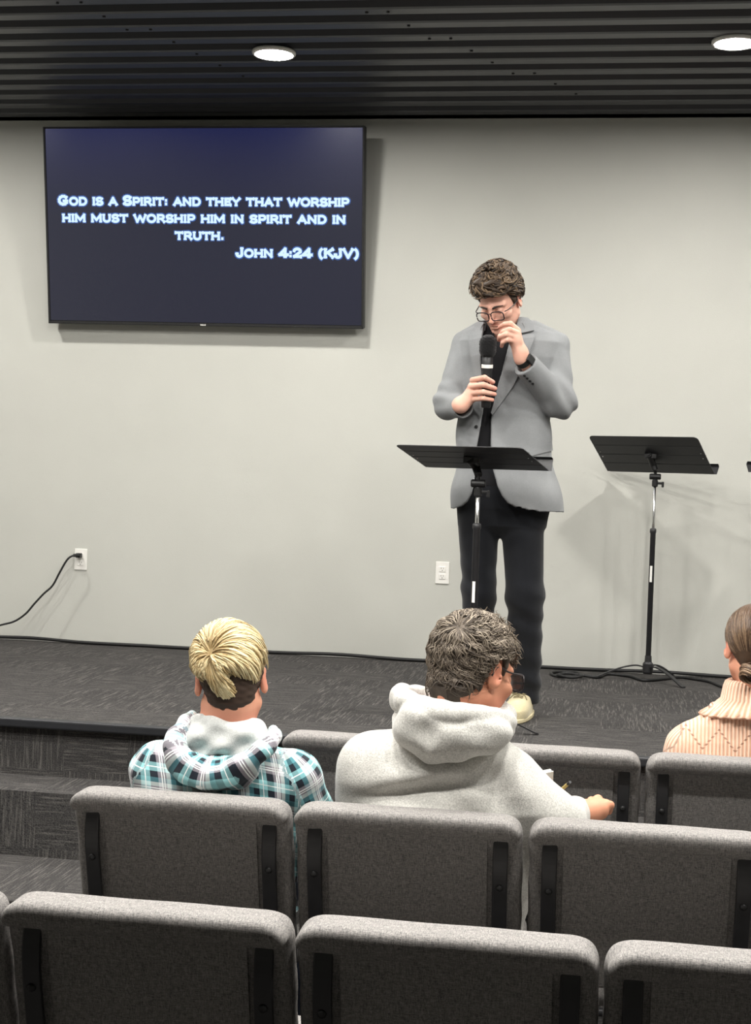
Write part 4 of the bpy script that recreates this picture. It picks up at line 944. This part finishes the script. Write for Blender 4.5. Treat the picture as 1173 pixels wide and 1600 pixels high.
def make_boy():
    yt = 3.475; x0 = at(345, 1200, yt)[0]; O = np.array([x0, yt, .0])
    hc = at(361, 1063, 3.475); R = head_R(rad(12), rad(12), rad(4))
    shA, shB = at(246, 1200, yt-.01), at(458, 1214, yt+.01)
    elA, haA = shA+[-.02, .06, -.27], shA+[.10, .30, -.33]
    elB, haB = at(490, 1275, yt+.04)+[0, 0, -.02], at(520, 1330, yt+.22)
    nb = at(352, 1150, yt-.02)
    def palm(p, h, fwd, sd):
        d = chain(p, [h, h+fwd*.06], [.028, .03], .01); f_ = [([h+fwd*.07+sd*o_, h+fwd*(.105)+sd*o_*1.1-np.array([0, 0, .012]), h+fwd*.125+sd*o_*1.1-np.array([0, 0, .035])], [.011, .010, .008]) for o_ in (-.027, -.009, .009, .026)]
        f_.append(([h+fwd*.02-sd*.025, h+fwd*.06-sd*.05, h+fwd*.08-sd*.05], [.012, .011, .009])); return smin(d, fingers(p, f_), .006)
    def body(p):
        d = head_sdf(p, hc, R, 1.02); d = smin(d, cone(p, nb, hc+R@np.array([0, -.03, -.06]), .068, .058), .03)
        d = smin(d, loft(p, [(.5, x0, yt+.08, .13, .10), (.8, x0, yt, .15, .09), (.95, x0, yt, .13, .08), (1.0, x0, yt, .06, .06)], 2), .03)
        d = smin(d, np.minimum(chain(p, [shA, elA, haA], [.045, .04, .027], .02), chain(p, [shB, elB, haB], [.045, .04, .027], .02)), .02)
        d = smin(d, np.minimum(palm(p, haA, np.array([.3, .95, -.1]), np.array([.95, -.3, 0])), palm(p, haB, np.array([-.2, .97, -.1]), np.array([.97, .2, 0]))), .012)
        return smin(d, seated_legs(p, x0, yt+.10, r=.85), .03)
    o = sdf_obj('person', body, (-1.30, 3.25, 0), (-.52, 4.15, 1.28), .005, M['skin_pink'], None, O, lambda V: {'tint': np.maximum(head_tint(V, hc, R), .35*np.clip(1-np.abs(V[:, 2]-1.0)/.05, 0, 1))}, loc=O)
    tag(o, 'seated person with blond swept hair and teal plaid hooded shirt, seen from behind', 'person')
    def Rw(py, xl, xr, ry, dy=0): a, b = at(xl, py, yt), at(xr, py, yt); return ((a[2]+b[2])/2, (a[0]+b[0])/2, yt+dy, (b[0]-a[0])/2, ry)
    rows = [Rw(1470, 232, 452, .115, .085), Rw(1300, 224, 462, .125, .04), Rw(1235, 224, 466, .128), Rw(1205, 230, 460, .12), Rw(1180, 244, 440, .10), Rw(1158, 268, 420, .085), Rw(1134, 300, 406, .07)]
    def sl(p): return np.minimum(chain(p, [shA, elA, haA], [.066, .058, .042], .03), chain(p, [shB, elB, haB], [.070, .060, .044], .03))
    def shirt(p):
        d = loft(p, rows, 2.2)-wob(p, 17, .006, .9); d = smin(d, sl(p)-wob(p, 40, .003, .2), .035)
        return smax(d, -cone(p, at(355, 1150, yt), at(358, 1100, yt), .055, .075), .01)
    def puv(V):
        a = chain(V, [shA, elA, haA], [.066, .058, .042]); b = chain(V, [shB, elB, haB], [.07, .06, .044]); t = loft(V, rows, 2.2)
        U = np.stack([V[:, 0]*1.0+V[:, 1]*.5+.06*V[:, 2], V[:, 2]+.10*V[:, 0]+.3*V[:, 1], np.zeros(len(V))], 1)
        for s_, e_, dd, tilt in ((shA, elA, a, 0), (shB, elB, b, .0)):
            an, ln = spiral_uv(V, s_, e_-s_); k_ = (dd < t-.012); U[k_] = np.stack([an*.066, ln, np.zeros(len(V))], 1)[k_]
        return {'plaid': U}
    sdf_obj('plaid_shirt', shirt, (-1.30, 3.26, .52), (-.52, 3.95, 1.08), .006, M['plaid'], o, O, puv)
    # hood lying on the back: pale lining in the bowl, plaid rim around it
    rim0 = [at(300, 1118, 3.45), at(282, 1140, 3.395), at(272, 1168, 3.355), at(285, 1196, 3.335), at(318, 1214, 3.325), at(352, 1210, 3.325), at(388, 1190, 3.335), at(412, 1168, 3.36), at(428, 1150, 3.40), at(424, 1136, 3.46)]
    rim = catmull(rim0, 3)
    rr = np.interp(np.linspace(0, 1, len(rim)), [0, .15, .4, .7, 1], [.012, .021, .026, .022, .012])
    def hood(p):
        d = chain(p, list(rim[::2]), list(rr[::2]), .02); d = smin(d, ell(p, at(335, 1206, 3.37), (.105, .045, .045)), .03); return d-wob(p, 60, .003, 1)
    def huv(V):
        rim = catmull(rim0, 24); sa = np.r_[0, np.cumsum(np.linalg.norm(np.diff(rim, axis=0), axis=1))]
        D2 = ((V[:, None]-rim[None])**2).sum(2); i = D2.argmin(1); T = np.gradient(rim, axis=0); T /= np.linalg.norm(T, axis=1)[:, None]
        q = V-rim[i]; s_ = sa[i]+(q*T[i]).sum(1); w_ = q[:, 1]*1.0+q[:, 2]*.9; return {'plaid': np.stack([s_, w_+.02, np.zeros(len(V))], 1)}
    hd = sdf_obj('hood', hood, (-1.12, 3.24, .82), (-.68, 3.56, 1.08), .0045, M['plaid'], o, O, huv)
    def lining(p):
        d = ell(p, at(350, 1160, 3.40), (.100, .045, .062)); d = smin(d, cone(p, at(312, 1128, 3.42), at(405, 1140, 3.43), .024, .024), .02); d = smin(d, cone(p, at(306, 1128, 3.42), at(330, 1198, 3.365), .018, .012), .012)
        d = smin(d, cone(p, at(400, 1143, 3.42), at(340, 1196, 3.36), .02, .014), .012)
        fold = .0045*np.sin(p[:, 0]*70-p[:, 2]*55+2*np.sin(p[:, 2]*30))+.0025*np.sin(p[:, 0]*40+p[:, 2]*120+1); return d+fold.astype(f32)
    obj_np('hood_lining', *mesh_sdf(lining, (-1.10, 3.26, .84), (-.70, 3.54, 1.08), .0045), M['lining'], hd, None, True, None, O)
    sdf_obj('trousers', lambda p: seated_legs(p, x0, yt+.10, r=.98)-.004, (-1.30, 3.28, .03), (-.52, 4.15, .72), .009, M['jeans'], o, O)
    seated_feet(o, O, x0, yt+.10)
    # dark cropped hair below, long blond top combed out from a whorl
    def under(p):
        d = ell(p, SC+[0, 0, -.004], SR+.0035)
        d = smin(d, ell(p, (0, -.052, -.035), (.056, .045, .055)), .02)-wob(p, 200, .0012); zl = np.interp(p[:, 1], [-.12, -.05, -.025, .0, .03, .05, .12], [-.092, -.085, -.03, .018, .03, .07, .08]).astype(f32); zl = zl+(np.abs(p[:, 0])*.55).astype(f32)*(p[:, 1] < -.03); return smax(d, zl-p[:, 2], .006)
    hair_obj('cropped_hair', [], under, hc, R*1.02, M['hair_under'], o, O, .3)
    W = np.array([-.040, -.082, .020])/SR*np.array([1, 1, 1]); W = W/np.linalg.norm(W)*1.0; Wd = SR*W; Wd = Wd/np.linalg.norm(Wd); e1, e2, _ = frame_of(Wd)
    def reach(al, a0, g):
        v = np.cos(al)[:, None]*e1+np.sin(al)[:, None]*e2; dn, rt = -v[:, 2], v[:, 0]
        L_ = np.where(dn > .2, np.interp(rt, [-1, -.62, -.45, -.12, .08, .34, .46, .7, .9, 1], [.75, .6, .38, .62, 1.75, 1.5, .45, .6, 1.1, 1.35]), np.where(rt > 0, 1.55, .85)); L_ = np.where(dn < -.5, 1.75, L_); return L_*g.uniform(.72, 1.0, len(al))
    lift = lambda t, q: .004+.022*np.sin(np.clip(t*1.15, 0, 1)*PI)**.8*(.45+.55*q)*np.clip(1.25-t*.5, 0, 1)
    keep = lambda P: ((P[:, :, 1] < .085) | (P[:, :, 2] > .05)).all(1) & (np.abs(P[:, -1]-P[:, 0]).sum(1) < .4)
    keep2 = lambda P: keep(P) & (P[:, :, 2].min(1) > .0) & (np.linalg.norm(np.diff(P, axis=1), axis=2).sum(1) < .2)
    tone = lambda P, g: np.repeat(np.clip(g.uniform(.25, 1.0, len(P)), 0, 1), P.shape[1]*4)
    def tone2(P, g):
        b = g.uniform(.35, 1.0, len(P))[:, None]; t = np.linspace(0, 1, P.shape[1])[None]; return np.repeat(np.clip(b*(.55+.6*np.minimum(1, t*2.2)), 0, 1).ravel(), 4)
    top = strands(Wd, (0, .30), reach, 3000, lift, .0023, 14, .05, .10, .42, 0, 1, keep, None, 11, tone=tone2)
    fill = strands(Wd, (.25, 1.25), lambda al, a0, g: np.where((-(np.cos(al)*e1[2]+np.sin(al)*e2[2])) > -.15, 9.0, g.uniform(.3, .8, len(al))), 2000, lambda t, q: .010+.012*q*(1-t*.4), .0022, 8, .1, .1, .3, 0, 1, keep2, None, 12, tone=tone2)
    def shell(p):
        d = ell(p, SC, SR+.009); return smax(smax(d, .028+.30*p[:, 0]*0-p[:, 2], .01), -(ell(p, (0, .13, .0), (.09, .07, .075))), .01)
    hair_obj('hair', [top, fill], shell, hc, R*1.02, M['hair_blond'], o, O, .35)
make_boy()

def make_hoodie_man():
    yt = 3.46; x0 = at(690, 1220, yt)[0]; O = np.array([x0, yt, .0])
    hc = at(738, 1052, 3.45); R = head_R(rad(-38), rad(16), rad(5))
    shA, shB = at(582, 1198, yt), at(794, 1226, yt+.02)
    elA, haA = shA+[-.012, .10, -.26], at(860, 1234, 3.72)+[-.14, -.035, -.085]
    elB = at(862, 1290, yt+.03); haB = at(903, 1268, yt+.20)
    nb = at(715, 1130, yt-.02); fw = np.array([.55, .82, .05]); fw /= np.linalg.norm(fw); sd = np.array([.83, -.55, 0])
    kn = [at(918, 1256, 3.66), at(928, 1250, 3.665), at(938, 1254, 3.665), at(948, 1258, 3.66)]
    fB = [([kn[0]+[0, 0, -.006], at(924, 1252, 3.70), at(921, 1262, 3.73)], [.0125, .0115, .0095]), ([kn[1]+[0, 0, -.004], at(934, 1249, 3.69), at(936, 1258, 3.72)], [.0125, .0115, .0095]),
          ([kn[2], at(947, 1256, 3.685), at(946, 1266, 3.71)], [.012, .011, .009]), ([kn[3], at(953, 1258, 3.675), at(951, 1268, 3.70)], [.0115, .0105, .0085]), ([at(910, 1265, 3.65), at(906, 1262, 3.70), at(912, 1264, 3.73)], [.014, .012, .0095])]
    def handA(p):
        f_ = np.array([.8, .6, 0]); s2 = np.array([-.6, .8, 0]); d = chain(p, [haA, haA+f_*.06], [.028, .03], .01)
        L_ = [([haA+f_*.07+s2*q, haA+f_*.11+s2*q, haA+f_*.13+s2*q-np.array([0, 0, .03])], [.011, .010, .008]) for q in (-.027, -.009, .009, .026)]+[([haA+f_*.02+s2*.025, haA+f_*.05+s2*.055, haA+f_*.08+s2*.06], [.012, .011, .009])]
        return smin(d, fingers(p, L_), .006)
    def body(p):
        d = head_sdf(p, hc, R, 1.04); d = smin(d, cone(p, nb, hc+R@np.array([0, -.035, -.06]), .072, .064), .03)
        d = smin(d, loft(p, [(.5, x0, yt+.09, .14, .11), (.8, x0, yt, .16, .10), (.95, x0, yt, .14, .09), (1.02, x0+.02, yt, .06, .06)], 2), .03)
        d = smin(d, np.minimum(chain(p, [shA, elA, haA], [.048, .042, .028], .02), chain(p, [shB, elB, haB], [.048, .042, .028], .02)), .02)
        d = smin(d, handA(p), .012)
        d = smin(d, chain(p, [haB, at(917, 1270, 3.645), at(935, 1265, 3.655)], [.028, .030, .026], .015), .012); d = smin(d, fingers(p, fB), .006)
        return smin(d, seated_legs(p, x0, yt+.11), .03)
    o = sdf_obj('person', body, (-.78, 3.20, 0), (.14, 4.2, 1.34), .005, M['skin_tan'], None, O, lambda V: {'tint': np.maximum(head_tint(V, hc, R), .5*np.clip(1-np.abs(V[:, 2]-1.07)/.05, 0, 1)*(V[:, 1] < 3.5))}, loc=O)
    tag(o, 'seated grey-haired man in pale grey hoodie and glasses, head turned right', 'person')
    def Rw(py, xl, xr, ry, dy=0): a, b = at(xl, py, yt), at(xr, py, yt); return ((a[2]+b[2])/2, (a[0]+b[0])/2, yt+dy, (b[0]-a[0])/2, ry)
    rows = [Rw(1470, 560, 820, .135, .085), Rw(1310, 545, 836, .143, .04), Rw(1255, 545, 842, .145), Rw(1225, 552, 832, .14), Rw(1192, 568, 812, .125), Rw(1168, 590, 796, .105), Rw(1145, 622, 785, .085), Rw(1115, 648, 778, .07)]
    def hood_sw(p):
        s_ = ((p-shB.astype(f32))@np.array([.8, .2, .62], f32)); f1 = .006*np.sin(s_*55)*np.exp(-((p-at(740, 1240, yt-.14).astype(f32))**2).sum(1)/.018)
        # creases that fan from the left armpit across the back
        v = (p[:, 2]-at(665, 1225, yt)[2]) - .22*(p[:, 0]-at(640, 1225, yt)[0]); f2 = -.030*np.exp(-(v/.020)**2)*np.exp(-((p[:, 0]-at(665, 1225, yt)[0])/.11)**2); f3 = .016*np.exp(-((v-.04)/.022)**2)*np.exp(-((p[:, 0]-at(690, 1225, yt)[0])/.14)**2)
        back = (p[:, 1] < yt); return ((f1+f2*back+f3*back)).astype(f32)
    def hoodie(p):
        d = loft(p, rows, 2.25)-wob(p, 14, .006, .3)
        a = chain(p, [shA, elA, haA], [.084, .070, .045], .04); b = chain(p, [shB, elB, haB+(elB-haB)*.12], [.080, .070, .042], .05)
        d = smin(d, np.minimum(a, b), .06)-hood_sw(p)
        return smax(d, -cone(p, at(715, 1140, yt), at(725, 1085, yt), .05, .09), .01)
    sdf_obj('hoodie', hoodie, (-.78, 3.20, .52), (.12, 3.95, 1.13), .006, M['hoodie'], o, O)
    roll = catmull([at(770, 1105, 3.53), at(668, 1092, 3.53), at(628, 1088, 3.46), at(628, 1096, 3.40), at(660, 1106, 3.345), at(705, 1116, 3.33), at(750, 1124, 3.34), at(782, 1126, 3.39), at(786, 1118, 3.47), at(770, 1105, 3.53)], 3)
    def hood(p):
        d = chain(p, list(roll[::2])+[roll[-1]], [.025]*(len(roll[::2])+1), .02)
        bag = ell(p, at(664, 1138, 3.35), (.075, .06, .058), head_R(0, 0, rad(-30))); bag = smin(bag, ell(p, at(735, 1146, 3.345), (.095, .062, .045), head_R(0, 0, rad(8))), .03)
        bag = smin(bag, chain(p, [at(628, 1120, 3.41), at(632, 1150, 3.375), at(672, 1172, 3.345), at(720, 1170, 3.335), at(765, 1158, 3.35), at(790, 1145, 3.41)], [.02, .024, .026, .026, .026, .02], .02), .025)
        crease = cone(p, at(671, 1118, 3.276), at(664, 1172, 3.28), .028, .022); bag = smax(bag, -crease, .010)
        c2 = chain(p, [at(672, 1126, 3.268), at(715, 1136, 3.262), at(775, 1138, 3.275)], [.014, .018, .016], .01); bag = smax(bag, -c2, .012)
        return smin(d, bag, .005)-wob(p, 45, .004, .5)
    sdf_obj('hood', hood, (-.58, 3.22, .92), (-.12, 3.62, 1.14), .0045, M['hoodie'], o, O)
    sdf_obj('trousers', lambda p: seated_legs(p, x0, yt+.11)-.014, (-.78, 3.25, .03), (.02, 4.2, .74), .009, M['jeans'], o, O)
    seated_feet(o, O, x0, yt+.11)
    # short hair
    def shell(p):
        d = ell(p, SC+[0, 0, .004], SR+.008); d = smin(d, ell(p, (0, -.055, -.038), (.060, .048, .064)), .02)-wob(p, 110, .0022)
        zl = np.interp(p[:, 1], [-.12, -.07, -.035, -.012, .01, .025, .035, .06, .12], [-.106, -.098, -.056, .028, .035, -.005, .04, .075, .085]).astype(f32); return smax(d, zl-p[:, 2], .006)
    keep = lambda P: (P[:, :, 2] > np.interp(P[:, :, 1], [-.14, -.07, -.035, -.012, .012, .03, .06, .14], [-.098, -.094, -.05, .03, .035, .03, .055, .06])).all(1)
    W = np.array([.030, -.088, .048]); W /= np.linalg.norm(W)
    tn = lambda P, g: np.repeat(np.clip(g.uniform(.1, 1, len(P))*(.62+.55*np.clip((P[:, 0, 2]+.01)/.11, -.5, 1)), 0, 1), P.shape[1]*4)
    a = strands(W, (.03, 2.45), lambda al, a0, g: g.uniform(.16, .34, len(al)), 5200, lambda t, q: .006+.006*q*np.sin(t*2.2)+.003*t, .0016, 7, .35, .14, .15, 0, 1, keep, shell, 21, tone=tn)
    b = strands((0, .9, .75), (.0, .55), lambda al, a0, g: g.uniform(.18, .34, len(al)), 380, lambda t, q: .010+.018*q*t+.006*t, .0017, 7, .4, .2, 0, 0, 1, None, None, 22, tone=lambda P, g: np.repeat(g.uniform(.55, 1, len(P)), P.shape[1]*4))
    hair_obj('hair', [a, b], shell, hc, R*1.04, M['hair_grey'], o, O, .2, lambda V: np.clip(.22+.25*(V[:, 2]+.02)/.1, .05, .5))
    spectacles(hc, R*1.04, o, O, M['frame'], .027, .019, .114, .004)
    # booklet and pencil in front of him
    bk = thing('booklet', 'white booklet held up in front of the man in the grey hoodie', 'booklet', tuple(at(855, 1240, 3.72)))
    Rb = head_R(rad(25), rad(-30), rad(12))
    bevel(MB().box((-.05, 0, -.02), (.062, .006, .088), Rb).build('page_block', M['paper'], bk), .003)
    MB().box(np.array((-.05, 0, -.02))-Rb[:, 1]*.007, (.064, .0012, .09), Rb).build('cover', M['paper'], bk)
    p0, p1 = at(870, 1240, 3.70), at(887, 1225, 3.66)
    pc = thing('pencil', 'short yellowish pencil beside the white booklet', 'pencil', tuple(p0))
    MB().lathe((0, 0, 0), p1-p0, [(0, .001), (.012, .0042), (np.linalg.norm(p1-p0), .0042)], 6).build('shaft', M['wood_pencil'], pc)
    MB().lathe((p1-p0), (p1-p0)*2, [(0, .0044), (.008, .0044), (.012, .004)], 8).build('ferrule', M['black_metal'], pc)
make_hoodie_man()

def make_woman():
    yt = 4.37; x0 = at(1168, 1180, yt)[0]; O = np.array([x0, yt, .0])
    hc = at(1177, 1012, 4.37); R = head_R(rad(8), rad(4), 0)
    shA = at(1078, 1165, yt); shB = np.array([2*x0-shA[0]+.05, yt, shA[2]-.01]); elA, haA = shA+[-.045, .07, -.26], shA+[.14, .30, -.30]; elB, haB = shB+[.045, .07, -.26], shB+[-.14, .30, -.30]
    nb = np.array([x0+.03, yt, .95])
    def hand(p, h, s):
        f_ = np.array([s*.6, .8, 0]); s2 = np.array([.8, -s*.6, 0]); d = chain(p, [h, h+f_*.055], [.025, .027], .01)
        return smin(d, fingers(p, [([h+f_*.065+s2*q, h+f_*.10+s2*q, h+f_*.12+s2*q-np.array([0, 0, .028])], [.010, .009, .0072]) for q in (-.024, -.008, .008, .023)]+[([h+f_*.02-s2*s*.022, h+f_*.05-s2*s*.048, h+f_*.075-s2*s*.05], [.011, .010, .008])]), .006)
    def body(p):
        d = head_sdf(p, hc, R, .98); d = smin(d, cone(p, nb, hc+R@np.array([0, -.03, -.06]), .055, .05), .03)
        d = smin(d, loft(p, [(.5, x0, yt+.09, .13, .10), (.8, x0, yt, .14, .09), (.92, x0, yt, .12, .08), (.98, x0, yt, .06, .06)], 2), .03)
        d = smin(d, np.minimum(chain(p, [shA, elA, haA], [.042, .036, .024], .02), chain(p, [shB, elB, haB], [.042, .036, .024], .02)), .02)
        d = smin(d, np.minimum(hand(p, haA, .5), hand(p, haB, -.5)), .012)
        return smin(d, seated_legs(p, x0, yt+.10, PLAT, .46, .9), .03)
    o = sdf_obj('person', body, (.08, 4.18, .15), (.88, 5.10, 1.32), .005, M['skin_pink'], None, O, lambda V: {'tint': head_tint(V, hc, R)}, loc=O)
    tag(o, 'seated person with smooth brown bun and peach knit sweater at the right edge', 'person')
    def Rw(py, xl, ry, dy=0): a = at(xl, py, yt); return (a[2], x0, yt+dy, x0-a[0], ry)
    rows = [Rw(1330, 1062, .11, .085), Rw(1230, 1056, .115, .04), Rw(1180, 1052, .115), Rw(1150, 1062, .105), Rw(1128, 1078, .09), Rw(1112, 1100, .08), Rw(1100, 1112, .07)]
    def sweater(p):
        d = loft(p, rows, 2.2); d = smin(d, np.minimum(chain(p, [shA, elA, haA], [.066, .056, .042], .03), chain(p, [shB, elB, haB], [.066, .056, .042], .03)), .04); return smax(d-wob(p, 20, .003), -cone(p, nb, nb+[0, 0, .2], .05, .06), .01)
    def kuv(V):
        a = chain(V, [shA, elA, haA], [.066, .056, .042]); t = loft(V, rows, 2.2); U = np.stack([V[:, 0]-x0, V[:, 2]-.9, np.ones(len(V))], 1)
        an, ln = spiral_uv(V, shA, elA-shA); k_ = a < t-.01; U[k_] = np.stack([an*.05, ln, np.zeros(len(V))], 1)[k_]; return {'plaid': U}
    sdf_obj('sweater', sweater, (.08, 4.18, .52), (.88, 4.95, 1.06), .006, M['knit'], o, O, kuv)
    # ribbed cowl collar with a scalloped edge lying on the shoulders
    def collar_pt(an, k_):
        zt, z1, z2 = .030+at(1168, 1080, yt)[2], .012+at(1168, 1098, yt)[2], .012+at(1168, 1120, yt)[2]
        sc = .006*math.cos(an*22)*(k_ == 7); r_ = [(.056, zt-.03), (.058, zt-.004), (.063, zt+.004), (.070, zt-.002), (.074, zt-.016), (.079, z1), (.100, (z1+z2)/2+.006), (.124, z2+.004)][k_]
        q = r_[0]+sc; return np.array([x0+.012+q*1.22*cos(an), yt+q*.92*sin(an)-.004, r_[1]-.010*(k_ > 5)*abs(cos(an))])
    def cgrid():
        ths = np.linspace(0, 2*PI, 145); return np.array([[collar_pt(a, k_) for k_ in range(8)] for a in ths]), ths
    P, ths = cgrid(); N_ = np.zeros_like(P); N_[:, :, 2] = -.006
    for i, a in enumerate(ths): N_[i, :, 0] -= .004*cos(a); N_[i, :, 1] -= .004*sin(a)
    V, F = slab(P, N_); rs_ = np.repeat(ths*.082, 8); ks = np.tile(np.arange(8)*.012, len(ths)); at_c = np.stack([np.r_[rs_, rs_], np.r_[ks, ks], np.zeros(2*len(rs_))], 1)
    obj_np('collar', V, F, M['knit'], o, None, True, {'plaid': at_c}, O)
    sdf_obj('trousers', lambda p: seated_legs(p, x0, yt+.10, PLAT, .46, .9)-.012, (.08, 4.2, PLAT+.03), (.88, 5.1, .74), .009, M['jeans'], o, O)
    seated_feet(o, O, x0, yt+.10, PLAT, .46)
    bun = R.T@(at(1170, 1050, 4.275)-hc)/.98; bd = (bun-SC); bd /= np.linalg.norm(bd)
    def shell(p):
        d = ell(p, SC+[0, -.002, 0], SR+.006); d = smin(d, ell(p, (0, -.05, -.025), (.055, .045, .05)), .02); zl = np.interp(p[:, 1], [-.12, -.06, -.03, .0, .04, .06, .12], [-.075, -.07, -.03, .022, .03, .07, .08]).astype(f32); return smax(d, zl-p[:, 2], .006)
    keep = lambda P: (P[:, :, 2] > np.interp(P[:, :, 1], [-.14, -.06, -.03, .0, .04, .06, .14], [-.09, -.085, -.04, .02, .03, .06, .065])).all(1)
    a = strands(bd, (.12, .3), lambda al, a0, g: g.uniform(.8, 2.0, len(al)), 3000, lambda t, q: .0055+.0025*q, .0013, 14, .02, .03, 0, 0, 1, keep, None, 31)
    # the bun: coiled locks
    V0, F0, T0, n0 = [], [], [], 0; g = np.random.default_rng(5)
    for i in range(60):
        ph, zz, rr = g.uniform(0, 6.3), g.uniform(-.018, .018), .026*math.sqrt(1-.6*g.uniform()); u, v, w = frame_of(bd)
        pts = [bun+bd*(.006+zz*.8)+u*rr*cos(ph+t)+v*(rr*sin(ph+t))+w*.006*sin(2*t+ph) for t in np.linspace(0, 3.6, 14)]
        V, F = tube(pts, .0036*np.sin(np.linspace(.25, PI-.25, 14)), 5, False); V0.append(V); F0.append(F[0]+n0); n0 += len(V); T0.append(np.full(len(V), g.uniform(.35, 1)))
    hair_obj('hair', [a, (np.concatenate(V0), np.concatenate(F0), np.concatenate(T0))], shell, hc, R*.98, M['hair_dark'], o, O, .35)
make_woman()
